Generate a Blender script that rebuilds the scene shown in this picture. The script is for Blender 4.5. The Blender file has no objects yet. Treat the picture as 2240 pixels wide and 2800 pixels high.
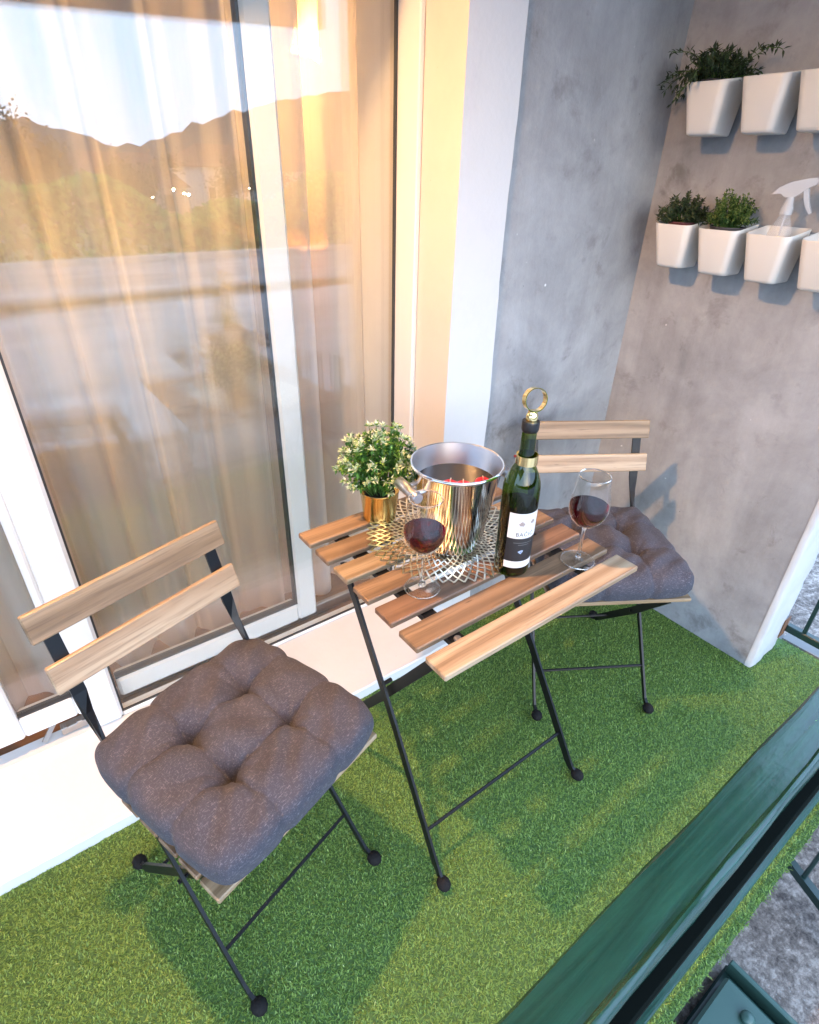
import bpy, math, random
import numpy as np
from mathutils import Vector, Matrix

S = bpy.context.scene
COL = S.collection
random.seed(7)
RNG = np.random.default_rng(11)
PI = math.pi
rad = math.radians

# ------------------------------------------------------------------ camera
cam = bpy.data.cameras.new('camera')
camera = bpy.data.objects.new('camera', cam)
COL.objects.link(camera)
cr, cu, cf = Vector((0.80239, -0.59632, 0.02393)), Vector((0.29185, 0.42705, 0.85583)), Vector((0.52057, 0.67973, -0.5167))
mw = Matrix((cr, cu, -cf)).transposed().to_4x4()
mw.translation = (-0.2989, -1.4965, 1.4387)
camera.matrix_world = mw
cam.sensor_fit = 'HORIZONTAL'
cam.sensor_width = 36.0
cam.lens = 36.0 * 1564.48 / 2240.0
cam.clip_start = 0.02
cam.clip_end = 5000
S.camera = camera

# ------------------------------------------------------------------ sky, sun, exposure
EXPOSURE = 2.5
SKY_STRENGTH = 0.10
world = bpy.data.worlds.new('World')
S.world = world
world.use_nodes = True
wn, wl = world.node_tree.nodes, world.node_tree.links
wn.clear()
sky = wn.new('ShaderNodeTexSky')
sky.sky_type = 'NISHITA'
sky.sun_disc = False
sky.sun_elevation = rad(14)
sky.sun_rotation = rad(200)
sky.air_density = 1.2
sky.dust_density = 3.0
sky.ozone_density = 2.0
ov = wn.new('ShaderNodeRGB')
ov.outputs[0].default_value = (4.7, 7.1, 11.0, 1)       # even dusk cloud cover
mx = wn.new('ShaderNodeMix'); mx.data_type = 'RGBA'
mx.inputs[0].default_value = 0.8
bg = wn.new('ShaderNodeBackground'); bg.inputs[1].default_value = SKY_STRENGTH
wo = wn.new('ShaderNodeOutputWorld')
wl.new(sky.outputs[0], mx.inputs[6]); wl.new(ov.outputs[0], mx.inputs[7])
wl.new(mx.outputs[2], bg.inputs[0]); wl.new(bg.outputs[0], wo.inputs[0])

sun = bpy.data.lights.new('sun', 'SUN')
sun.energy = 0.22
sun.angle = rad(50)
sun.color = (0.86, 0.92, 1.0)
sun_o = bpy.data.objects.new('sun', sun)
COL.objects.link(sun_o)
sun_o.rotation_euler = (rad(62), 0, rad(-20))         # from the open side of the balcony
S.view_settings.view_transform = 'Standard'
S.view_settings.look = 'None'
S.view_settings.gamma = 1
S.view_settings.use_curve_mapping = False
S.view_settings.exposure = EXPOSURE
S.render.engine = 'CYCLES'
S.cycles.max_bounces = 14
S.cycles.transparent_max_bounces = 24
S.cycles.transmission_bounces = 12
S.cycles.glossy_bounces = 6
S.cycles.caustics_reflective = False
S.cycles.caustics_refractive = False
S.cycles.sample_clamp_indirect = 8
S.cycles.use_denoising = True

BULB = 740.0          # emission of the balcony bulb
ROOM_LAMP = 5.0      # watts of the lamp in the room
WARM = (1.0, 0.52, 0.20)

# ------------------------------------------------------------------ helpers: objects
def wmat(o):
    m = o.matrix_basis.copy()
    while o.parent:
        o = o.parent
        m = o.matrix_basis @ m
    return m

class MB:
    """collects faces and links them as one mesh object"""
    def __init__(s): s.v, s.f, s.m, s.attr = [], [], [], None
    def add(s, vs, fs, mi=0):
        b = len(s.v)
        s.v += [tuple(v) for v in vs]
        s.f += [tuple(i + b for i in f) for f in fs]
        s.m += [mi] * len(fs)
        return s
    def box(s, x0, x1, y0, y1, z0, z1, mi=0, b=0.0):
        if b <= 0:
            vs = [(x, y, z) for z in (z0, z1) for y in (y0, y1) for x in (x0, x1)]
            return s.add(vs, [(0, 2, 3, 1), (4, 5, 7, 6), (0, 1, 5, 4), (2, 6, 7, 3), (0, 4, 6, 2), (1, 3, 7, 5)], mi)
        # chamfered box, 24 corners
        c = ((x0 + x1) / 2, (y0 + y1) / 2, (z0 + z1) / 2)
        h = ((x1 - x0) / 2, (y1 - y0) / 2, (z1 - z0) / 2)
        vs, idx = [], {}
        for sx in (-1, 1):
            for sy in (-1, 1):
                for sz in (-1, 1):
                    sg = (sx, sy, sz)
                    for ax in range(3):
                        p = [c[i] + sg[i] * (h[i] - (b if i != ax else 0)) for i in range(3)]
                        idx[(sg, ax)] = len(vs); vs.append(p)
        fs = []
        def orient(f, n):
            a, bb, cc = (Vector(vs[f[0]]), Vector(vs[f[1]]), Vector(vs[f[2]]))
            if (bb - a).cross(cc - a).dot(Vector(n)) < 0: f = f[::-1]
            fs.append(tuple(f))
        for ax in range(3):
            o = [i for i in range(3) if i != ax]
            for sgn in (-1, 1):
                q = []
                for (p1, p2) in ((-1, -1), (1, -1), (1, 1), (-1, 1)):
                    sg = [0, 0, 0]; sg[ax] = sgn; sg[o[0]] = p1; sg[o[1]] = p2
                    q.append(idx[(tuple(sg), ax)])
                n = [0, 0, 0]; n[ax] = sgn
                orient(q, n)
        for a1 in range(3):
            for a2 in range(a1 + 1, 3):
                a3 = 3 - a1 - a2
                for s1 in (-1, 1):
                    for s2 in (-1, 1):
                        sa, sb = [0, 0, 0], [0, 0, 0]
                        sa[a1] = sb[a1] = s1; sa[a2] = sb[a2] = s2; sa[a3] = -1; sb[a3] = 1
                        sa, sb = tuple(sa), tuple(sb)
                        n = [0, 0, 0]; n[a1] = s1; n[a2] = s2
                        orient([idx[(sa, a1)], idx[(sa, a2)], idx[(sb, a2)], idx[(sb, a1)]], n)
        for sx in (-1, 1):
            for sy in (-1, 1):
                for sz in (-1, 1):
                    sg = (sx, sy, sz)
                    orient([idx[(sg, 0)], idx[(sg, 1)], idx[(sg, 2)]], sg)
        return s.add(vs, fs, mi)
    def bar(s, a, b, w, t, up=(0, 0, 1), mi=0):
        """flat bar from a to b: w across (perpendicular to up), t along up"""
        a, b = Vector(a), Vector(b)
        d = (b - a).normalized(); u = Vector(up)
        x = d.cross(u)
        if x.length < 1e-6: x = d.cross(Vector((1, 0, 0)))
        x.normalize(); y = x.cross(d)
        vs = [p + x * (i * w / 2) + y * (j * t / 2) for p in (a, b) for (i, j) in ((-1, -1), (1, -1), (1, 1), (-1, 1))]
        return s.add(vs, [(0, 1, 2, 3)[::-1], (4, 5, 6, 7), (0, 1, 5, 4), (1, 2, 6, 5), (2, 3, 7, 6), (3, 0, 4, 7)], mi)
    def sweep(s, pts, secs, mi=0):
        """bar through pts; secs = (half along side, half along normal, side vector) per point"""
        vs = []
        n = len(pts)
        P = [Vector(p) for p in pts]
        for i in range(n):
            d = (P[min(i + 1, n - 1)] - P[max(i - 1, 0)]).normalized()
            hw, ht, sd = secs[i]
            x = Vector(sd); x = (x - d * x.dot(d)).normalized(); y = d.cross(x)
            vs += [P[i] + x * hw * i1 + y * ht * j1 for (i1, j1) in ((-1, -1), (1, -1), (1, 1), (-1, 1))]
        fs = [(3, 2, 1, 0), tuple(4 * (n - 1) + k for k in range(4))]
        for i in range(n - 1):
            for k in range(4):
                fs.append((4 * i + k, 4 * i + (k + 1) % 4, 4 * i + 4 + (k + 1) % 4, 4 * i + 4 + k))
        return s.add(vs, fs, mi)
    def tube(s, pts, r, n=8, mi=0, cap=True):
        P = [Vector(p) for p in pts]; m = len(P)
        rs = r if isinstance(r, (list, tuple)) else [r] * m
        vs = []; ref = None
        for i in range(m):
            d = (P[min(i + 1, m - 1)] - P[max(i - 1, 0)]).normalized()
            if ref is None:
                ref = d.cross(Vector((0, 0, 1)))
                if ref.length < 1e-3: ref = d.cross(Vector((1, 0, 0)))
            x = (ref - d * ref.dot(d)).normalized(); ref = x; y = d.cross(x)
            vs += [P[i] + (x * math.cos(2 * PI * k / n) + y * math.sin(2 * PI * k / n)) * rs[i] for k in range(n)]
        fs = [(i * n + k, i * n + (k + 1) % n, (i + 1) * n + (k + 1) % n, (i + 1) * n + k) for i in range(m - 1) for k in range(n)]
        if cap: fs += [tuple(range(n))[::-1], tuple((m - 1) * n + k for k in range(n))]
        return s.add(vs, fs, mi)
    def lathe(s, prof, c=(0, 0, 0), n=40, mi=0, a0=0.0, a1=2 * PI):
        full = abs(a1 - a0 - 2 * PI) < 1e-6
        cols = n if full else n + 1
        vs = []
        for (r, z) in prof:
            for k in range(cols):
                a = a0 + (a1 - a0) * k / n
                vs.append((c[0] + r * math.cos(a), c[1] + r * math.sin(a), c[2] + z))
        fs = []
        for i in range(len(prof) - 1):
            for k in range(n):
                k2 = (k + 1) % cols
                fs.append((i * cols + k, i * cols + k2, (i + 1) * cols + k2, (i + 1) * cols + k))
        return s.add(vs, fs, mi)
    def sphere(s, c, r, n=16, m=10, mi=0, sc=(1, 1, 1)):
        vs = [(c[0], c[1], c[2] - r * sc[2])]
        for i in range(1, m):
            t = PI * i / m
            vs += [(c[0] + r * sc[0] * math.sin(t) * math.cos(2 * PI * k / n), c[1] + r * sc[1] * math.sin(t) * math.sin(2 * PI * k / n), c[2] - r * sc[2] * math.cos(t)) for k in range(n)]
        vs.append((c[0], c[1], c[2] + r * sc[2]))
        fs = [(0, 1 + (k + 1) % n, 1 + k) for k in range(n)]
        for i in range(m - 2):
            fs += [(1 + i * n + k, 1 + i * n + (k + 1) % n, 1 + (i + 1) * n + (k + 1) % n, 1 + (i + 1) * n + k) for k in range(n)]
        t = len(vs) - 1
        fs += [(t, t - n + k, t - n + (k + 1) % n) for k in range(n)]
        return s.add(vs, fs, mi)
    def build(s, name, mats, parent=None, world=False, smooth=False, angle=None):
        me = bpy.data.meshes.new(name)
        vs = s.v
        if parent and world:
            inv = wmat(parent).inverted()
            vs = [inv @ Vector(v) for v in vs]
        me.from_pydata([tuple(v) for v in vs], [], s.f)
        if not isinstance(mats, (list, tuple)): mats = [mats]
        for m in mats: me.materials.append(m)
        if len(mats) > 1: me.polygons.foreach_set('material_index', s.m)
        if smooth:
            me.shade_smooth()
            if angle is not None: me.set_sharp_from_angle(angle=rad(angle))
        me.update()
        o = bpy.data.objects.new(name, me)
        COL.objects.link(o)
        if parent: o.parent = parent
        return o

def tag(o, label=None, cat=None, group=None, kind=None):
    if label: o['label'] = label
    if cat: o['category'] = cat
    if group: o['group'] = group
    if kind: o['kind'] = kind
    return o
def thing(name, label, cat, loc=(0, 0, 0), rz=0.0, group=None):
    o = bpy.data.objects.new(name, None); COL.objects.link(o)
    o.empty_display_size = 0.05
    o.location = loc; o.rotation_euler = (0, 0, rz)
    return tag(o, label, cat, group)
def copy_tree(o, parent=None):
    c = o.copy(); COL.objects.link(c)
    if parent: c.parent = parent
    for ch in list(o.children): copy_tree(ch, c)
    return c

# ------------------------------------------------------------------ helpers: materials
class NT:
    def __init__(s, name):
        s.m = bpy.data.materials.new(name); s.m.use_nodes = True
        s.t = s.m.node_tree; s.n = s.t.nodes; s.l = s.t.links; s.n.clear()
        s.out = s.n.new('ShaderNodeOutputMaterial')
    def node(s, typ, ins=None, **kw):
        n = s.n.new(typ)
        for k, v in kw.items(): setattr(n, k, v)
        for k, v in (ins or {}).items(): s.put(n.inputs[k], v)
        return n
    def put(s, sock, v):
        if isinstance(v, bpy.types.NodeSocket): s.l.new(v, sock)
        elif isinstance(v, bpy.types.Node): s.l.new(v.outputs[0], sock)
        else:
            if hasattr(sock, 'default_value') and sock.type == 'RGBA' and len(v) == 3: v = (*v, 1)
            sock.default_value = v
    def coord(s, scale=(1, 1, 1), rnd=False, rot=(0, 0, 0)):
        tc = s.node('ShaderNodeTexCoord'); v = tc.outputs['Object']
        if rnd:
            oi = s.node('ShaderNodeObjectInfo')
            ad = s.node('ShaderNodeVectorMath', operation='MULTIPLY_ADD', ins={0: oi.outputs['Random'], 1: (17.3, 9.1, 5.7)})
            s.put(ad.inputs[2], v); v = ad.outputs[0]
        mp = s.node('ShaderNodeMapping', {'Vector': v, 'Scale': scale, 'Rotation': rot})
        return mp.outputs[0]
    def noise(s, vec, scale=5, detail=4, rough=0.55, dist=0.0):
        return s.node('ShaderNodeTexNoise', {'Vector': vec, 'Scale': scale, 'Detail': detail, 'Roughness': rough, 'Distortion': dist}).outputs[0]
    def ramp(s, fac, stops, interp='LINEAR'):
        r = s.node('ShaderNodeValToRGB', {'Fac': fac}); cr_ = r.color_ramp; cr_.interpolation = interp
        while len(cr_.elements) < len(stops): cr_.elements.new(0.5)
        for e, (p, c) in zip(cr_.elements, stops):
            e.position = p; e.color = (*c, 1) if len(c) == 3 else c
        return r.outputs[0]
    def mix(s, fac, a, b, blend='MIX'):
        m = s.node('ShaderNodeMix', data_type='RGBA', blend_type=blend)
        s.put(m.inputs[0], fac); s.put(m.inputs[6], a); s.put(m.inputs[7], b)
        return m.outputs[2]
    def math(s, op, a, b=0.0, clamp=False):
        m = s.node('ShaderNodeMath', operation=op, use_clamp=clamp); s.put(m.inputs[0], a); s.put(m.inputs[1], b)
        return m.outputs[0]
    def bump(s, h, strength=0.3, dist=0.01):
        return s.node('ShaderNodeBump', {'Height': h, 'Strength': strength, 'Distance': dist}).outputs[0]
    def pbsdf(s, **kw):
        names = dict(color='Base Color', rough='Roughness', metal='Metallic', normal='Normal', ior='IOR', trans='Transmission Weight',
                     spec='Specular IOR Level', sheen='Sheen Weight', sss='Subsurface Weight', coat='Coat Weight', emit='Emission Color', estr='Emission Strength', alpha='Alpha')
        b = s.node('ShaderNodeBsdfPrincipled')
        for k, v in kw.items(): s.put(b.inputs[names[k]], v)
        return b
    def done(s, shader):
        s.put(s.out.inputs[0], shader); return s.m

def plain(name, color, rough=0.5, metal=0.0, **kw):
    t = NT(name); return t.done(t.pbsdf(color=color, rough=rough, metal=metal, **kw))

def schlick(t, f0):
    g = t.node('ShaderNodeNewGeometry')
    d = t.node('ShaderNodeVectorMath', operation='DOT_PRODUCT', ins={0: g.outputs['Normal'], 1: g.outputs['Incoming']})
    c = t.math('ABSOLUTE', d.outputs['Value'])
    p = t.math('POWER', t.math('SUBTRACT', 1.0, c, True), 5.0)
    return t.math('ADD', t.math('MULTIPLY', p, 1 - f0), f0, True)
def thin_glass(name, f0=0.04, tint=(1, 1, 1), rough=0.0, bump=None):
    t = NT(name)
    tr = t.node('ShaderNodeBsdfTransparent', {'Color': tint})
    gl = t.node('ShaderNodeBsdfGlossy', {'Color': (1, 1, 1), 'Roughness': rough})
    if bump:
        t.put(gl.inputs['Normal'], t.bump(t.noise(t.coord(), bump[0], 2), bump[1], 0.01))
    return t.done(t.node('ShaderNodeMixShader', {0: schlick(t, f0), 1: tr, 2: gl}))

def wood(name, dark, mid, light, rough=0.48, cathedral=0.25):
    t = NT(name)
    v = t.coord((1.6, 14, 14), rnd=True)
    v2 = t.coord((5.0, 150, 150), rnd=True)
    warp = t.noise(t.coord((1.1, 5, 5), rnd=True), 1.6, 3)
    w = t.node('ShaderNodeTexWave', {'Vector': v, 'Scale': 0.55, 'Distortion': 9.0 * cathedral / 0.25, 'Detail': 3, 'Detail Scale': 0.55, 'Detail Roughness': 0.55}, bands_direction='Y')
    g = t.noise(v, 1.4, 6, 0.65, 0.6)
    a = t.math('ADD', t.math('MULTIPLY', w.outputs[1], 0.35), t.math('MULTIPLY', g, 0.65))
    col = t.ramp(a, [(0.25, dark), (0.5, mid), (0.78, light)])
    fine = t.noise(v2, 1.0, 3, 0.7)
    col = t.mix(t.math('MULTIPLY', t.ramp(fine, [(0.35, (1, 1, 1)), (0.52, (0, 0, 0))]), 0.55), col, [c * 0.55 for c in dark])
    col = t.mix(t.math('MULTIPLY', t.ramp(warp, [(0.45, (0, 0, 0)), (0.7, (1, 1, 1))]), 0.35), col, [c * 0.8 for c in mid])
    kn = t.node('ShaderNodeTexVoronoi', {'Vector': t.coord((7, 34, 34), rnd=True), 'Scale': 1.0})
    col = t.mix(t.math('MULTIPLY', t.ramp(kn.outputs[0], [(0.03, (1, 1, 1)), (0.09, (0, 0, 0))]), 0.75), col, [c * 0.3 for c in dark])
    oi = t.node('ShaderNodeObjectInfo')
    hs = t.node('ShaderNodeHueSaturation', {'Saturation': 1.0, 'Color': col})
    t.put(hs.inputs['Value'], t.math('ADD', t.math('MULTIPLY', oi.outputs['Random'], 0.34), 0.83))
    return t.done(t.pbsdf(color=hs.outputs[0], rough=t.math('ADD', t.math('MULTIPLY', fine, 0.2), rough - 0.1), normal=t.bump(fine, 0.12, 0.002)))

M = {}
M['wood_a'] = wood('oiled_acacia', (0.14, 0.082, 0.045), (0.235, 0.145, 0.082), (0.305, 0.198, 0.118))
M['wood_b'] = wood('red_acacia', (0.125, 0.066, 0.038), (0.22, 0.12, 0.07), (0.285, 0.165, 0.1))
M['wood_c'] = wood('blond_acacia', (0.2, 0.13, 0.068), (0.325, 0.228, 0.135), (0.4, 0.298, 0.188))
M['wood_d'] = wood('pale_acacia', (0.25, 0.165, 0.095), (0.365, 0.265, 0.17), (0.44, 0.345, 0.235), cathedral=0.4)

t = NT('black_steel'); M['black'] = t.done(t.pbsdf(color=(0.005, 0.005, 0.006), rough=0.42, spec=0.35, normal=t.bump(t.noise(t.coord(), 260, 3), 0.06, 0.001)))
M['rubber'] = plain('black_rubber', (0.009, 0.008, 0.008), 0.8, spec=0.2)
t = NT('white_pvc'); M['pvc'] = t.done(t.pbsdf(color=t.mix(t.noise(t.coord(), 9, 4), (0.66, 0.68, 0.69), (0.72, 0.73, 0.73)), rough=0.28))
M['gasket'] = plain('dark_gasket', (0.03, 0.035, 0.04), 0.5)
M['alu'] = plain('grey_aluminium', (0.42, 0.40, 0.38), 0.4, 0.9)

def white_paint(name, base=(0.65, 0.655, 0.66), dirt=0.25):
    t = NT(name)
    v = t.coord()
    n = t.noise(v, 6, 6, 0.65)
    sp = t.node('ShaderNodeTexVoronoi', {'Vector': v, 'Scale': 28}).outputs[0]
    n2 = t.noise(v, 35, 4)
    spot = t.math('MULTIPLY', t.ramp(sp, [(0.02, (1, 1, 1)), (0.07, (0, 0, 0))]), t.ramp(n2, [(0.58, (0, 0, 0)), (0.66, (1, 1, 1))]))
    c = t.mix(t.math('MULTIPLY', t.ramp(n, [(0.5, (0, 0, 0)), (0.8, (1, 1, 1))]), dirt), base, [x * 0.72 for x in base])
    c = t.mix(t.math('MULTIPLY', spot, 0.5), c, (0.28, 0.2, 0.14))
    return t.done(t.pbsdf(color=c, rough=0.55, normal=t.bump(t.noise(v, 60, 4), 0.25, 0.003)))
M['white'] = white_paint('white_masonry_paint')
M['rough_white'] = white_paint('rough_white_plaster', (0.52, 0.525, 0.53), 0.6)

def concrete(name, tone=1.0, seed=0.0):
    t = NT(name)
    v = t.coord((1, 1, 1), rot=(0.1, 0.05, seed))
    n1 = t.noise(v, 1.7, 8, 0.6, 0.5)
    n2 = t.noise(v, 6.5, 9, 0.70, 0.25)
    vs = t.coord((5.0, 5.0, 0.8), rot=(0.35, 0.2, seed))
    n3 = t.noise(vs, 1.6, 8, 0.66, 0.4)                           # trowel sweeps
    a = t.math('ADD', t.math('MULTIPLY', n1, 0.5), t.math('ADD', t.math('MULTIPLY', n2, 0.28), t.math('MULTIPLY', n3, 0.22)))
    k = lambda r, g, b: (r * tone * .96, g * tone, b * tone * 1.05)
    c = t.ramp(a, [(0.33, k(0.16, 0.157, 0.155)), (0.45, k(0.285, 0.28, 0.277)), (0.54, k(0.375, 0.37, 0.365)), (0.66, k(0.50, 0.492, 0.485))])
    n4 = t.noise(v, 8.0, 8, 0.68, 0.35)
    blot = t.math('MULTIPLY', t.ramp(n4, [(0.55, (0, 0, 0)), (0.66, (1, 1, 1))]), t.ramp(n1, [(0.44, (1, 1, 1)), (0.60, (0, 0, 0))]))
    c = t.mix(t.math('MULTIPLY', blot, 0.55), c, k(0.115, 0.10, 0.092))
    vo = t.node('ShaderNodeTexVoronoi', {'Vector': v, 'Scale': 17.0, 'Randomness': 1.0}).outputs[0]
    pick = t.noise(v, 11, 2)
    chip = t.math('MULTIPLY', t.ramp(vo, [(0.05, (1, 1, 1)), (0.085, (0, 0, 0))]), t.ramp(pick, [(0.605, (0, 0, 0)), (0.63, (1, 1, 1))]))
    c = t.mix(chip, c, (0.72, 0.73, 0.74))
    vo2 = t.node('ShaderNodeTexVoronoi', {'Vector': v, 'Scale': 26.0, 'Randomness': 1.0}).outputs[0]
    pit = t.math('MULTIPLY', t.ramp(vo2, [(0.025, (1, 1, 1)), (0.05, (0, 0, 0))]), t.ramp(pick, [(0.36, (1, 1, 1)), (0.40, (0, 0, 0))]))
    c = t.mix(pit, c, (0.04, 0.04, 0.04))
    h = t.math('ADD', t.math('MULTIPLY', n2, 0.5), t.math('MULTIPLY', t.noise(v, 45, 5, 0.7), 0.35))
    h = t.math('ADD', h, t.math('MULTIPLY', n3, 0.6))
    return t.done(t.pbsdf(color=c, rough=0.82, normal=t.bump(h, 0.35, 0.012)))
M['concrete'] = concrete('grey_render', 1.0, 0.0)
M['concrete2'] = concrete('grey_render_side', 0.98, 1.3)

# ------------------------------------------------------------------ numbers of the place
FY = -0.33          # facade face
GY = -0.10          # outer face of the window frame
JX = 0.71           # right jamb of the window
SX = 1.504          # face of the side wall
SEY = -1.087        # free end of the side wall
TOP = 2.38          # underside of the balcony above

# ------------------------------------------------------------------ outside: ground, road, hedge, houses, hills (seen mirrored in the glass)
GZ = -0.45
t = NT('rough_concrete_ground')
v = t.coord()
n = t.noise(v, 42, 10, 0.75); n2 = t.noise(v, 5.2, 8, 0.7)
vo = t.node('ShaderNodeTexVoronoi', {'Vector': v, 'Scale': 75}).outputs[0]
c = t.ramp(t.math('ADD', t.math('MULTIPLY', n, 0.6), t.math('MULTIPLY', n2, 0.4)), [(0.40, (0.06, 0.045, 0.04)), (0.5, (0.22, 0.18, 0.155)), (0.58, (0.44, 0.375, 0.33))])
c = t.mix(t.math('MULTIPLY', t.ramp(vo, [(0.10, (1, 1, 1)), (0.22, (0, 0, 0))]), t.ramp(n2, [(0.5, (0, 0, 0)), (0.6, (1, 1, 1))])), c, (0.42, 0.41, 0.40))
M['ground'] = t.done(t.pbsdf(color=c, rough=0.9, normal=t.bump(n, 0.9, 0.02)))
t = NT('asphalt'); v = t.coord()
M['asphalt'] = t.done(t.pbsdf(color=t.ramp(t.noise(t.coord((.5, 2.2, 1)), 0.7, 9, 0.72), [(0.36, (0.20, 0.185, 0.185)), (0.62, (0.43, 0.40, 0.395))]), rough=0.75))
M['kerb'] = plain('kerb_concrete', (0.42, 0.41, 0.40), 0.8)
t = NT('meadow'); v = t.coord()
M['meadow'] = t.done(t.pbsdf(color=t.ramp(t.noise(v, 0.35, 8, 0.6), [(0.3, (0.05, 0.075, 0.025)), (0.7, (0.13, 0.17, 0.05))]), rough=0.9))
t = NT('hill_woods'); v = t.coord((1, 1, 1))
M['hill'] = t.done(t.pbsdf(color=t.ramp(t.noise(v, 0.02, 10, 0.7), [(0.3, (0.045, 0.03, 0.025)), (0.7, (0.10, 0.065, 0.05))]), rough=1.0))

g = MB()
g.box(-60, 60, -8.5, 6, GZ - 0.3, GZ)
tag(g.build('ground', M['ground']), kind='structure')
g = MB(); g.add([(-90, -12.6, GZ + 0.004), (-90, -3.2, GZ + 0.004), (90, -3.2, GZ + 0.004), (90, -12.6, GZ + 0.004)], [(0, 3, 2, 1)])
tag(g.build('road', M['asphalt']), kind='structure')
g = MB(); g.box(-90, 90, -12.85, -12.6, GZ - 0.2, GZ + 0.12)
tag(g.build('kerb', M['kerb']), kind='structure')
# rising meadow behind the hedge up to the hills, as one terrain sheet
V, Fc = [], []
AZ = [-100, -60, -30, -12, 0, 5.9, 7.3, 10.4, 14.6, 18, 23, 28.5, 34.7, 45, 60, 100]
TN = [.07, .06, .045, .035, .034, .0366, .0397, .0245, .0147, .036, .0622, .0826, .0985, .11, .09, .06]
rr = [12.85, 20, 35, 60, 110, 200, 330, 480, 620]
na = 240
for j, r in enumerate(rr):
    for i in range(na + 1):
        az = -100 + 200 * i / na
        tn = np.interp(az, AZ, TN)
        ridge = 1.44 + 480 * tn
        k = [0, 0, 0, 0, 0, .12, .6, 1.0, .9][j]
        z = GZ + (ridge - GZ) * k + [0, -.8, -2.2, -3.4, -4.2, -3.5, -1.5, 0, 0][j]
        if j >= 5: z += RNG.normal(0, 1.3)
        a = rad(az)
        y = -1.5 - r * math.cos(a) if j else -12.85
        V.append((-0.3 + r * math.sin(a) if j else -0.3 + 12.85 * math.tan(max(-1.35, min(1.35, a))), min(y, -12.85), z))
for j in range(len(rr) - 1):
    for i in range(na):
        b = j * (na + 1) + i
        Fc.append((b, b + 1, b + na + 2, b + na + 1))
me = bpy.data.meshes.new('hills'); me.from_pydata(V, [], Fc); me.materials.append(M['meadow']); me.materials.append(M['hill'])
me.polygons.foreach_set('material_index', [0 if f // na < 3 else 1 for f in range(len(Fc))]); me.shade_smooth()
hills = bpy.data.objects.new('hills', me); COL.objects.link(hills); tag(hills, kind='structure')

def leaf_cards(pts, size, rng, up=0.3):
    """numpy leaf quads at pts -> verts, faces"""
    n = len(pts)
    d = rng.normal(size=(n, 3)); d[:, 2] += up; d /= np.linalg.norm(d, axis=1)[:, None]
    e = rng.normal(size=(n, 3)); e -= d * (e * d).sum(1)[:, None]; e /= np.linalg.norm(e, axis=1)[:, None]
    s = size * rng.uniform(0.7, 1.3, n)[:, None]
    a = pts - d * s * 0.5; b = pts + e * s * 0.32; c_ = pts + d * s * 0.5; f = pts - e * s * 0.32
    V = np.stack([a, b, c_, f], 1).reshape(-1, 3)
    F = np.arange(4 * n).reshape(-1, 4)
    return V, F
def leaf_mat(name, stops, rough=0.5, trans=0.25):
    t = NT(name)
    g = t.node('ShaderNodeNewGeometry')
    c = t.ramp(g.outputs['Random Per Island'], stops)
    p = t.pbsdf(color=c, rough=rough)
    tl = t.node('ShaderNodeBsdfTranslucent', {'Color': c})
    return t.done(t.node('ShaderNodeMixShader', {0: trans, 1: p, 2: tl}))
M['hedge'] = leaf_mat('hedge_leaves', [(0.0, (0.06, 0.12, 0.03)), (0.5, (0.15, 0.31, 0.06)), (1.0, (0.26, 0.45, 0.10))])
M['treeleaf'] = leaf_mat('tree_leaves', [(0.0, (0.06, 0.045, 0.02)), (1.0, (0.12, 0.09, 0.04))])
M['bark'] = plain('bark', (0.08, 0.06, 0.045), 0.9)
npt = 26000
P = np.empty((npt, 3))
P[:, 0] = RNG.uniform(-14, 22, npt); P[:, 1] = -14.2 + RNG.uniform(-0.8, 0.8, npt)
hh = 1.15 + 0.35 * np.sin(P[:, 0] * 0.9) + 0.2 * np.sin(P[:, 0] * 2.3 + 1)
P[:, 2] = GZ + hh * (1 - RNG.uniform(0, 1, npt) ** 2.2)
V_, F_ = leaf_cards(P, 0.22, RNG)
me = bpy.data.meshes.new('hedge'); me.from_pydata(V_.tolist(), [], F_.tolist()); me.materials.append(M['hedge'])
o = bpy.data.objects.new('hedge', me); COL.objects.link(o)
tag(o, 'long loose green hedge growing across the road, mirrored in the window glass', 'hedge', kind='stuff')

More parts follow.
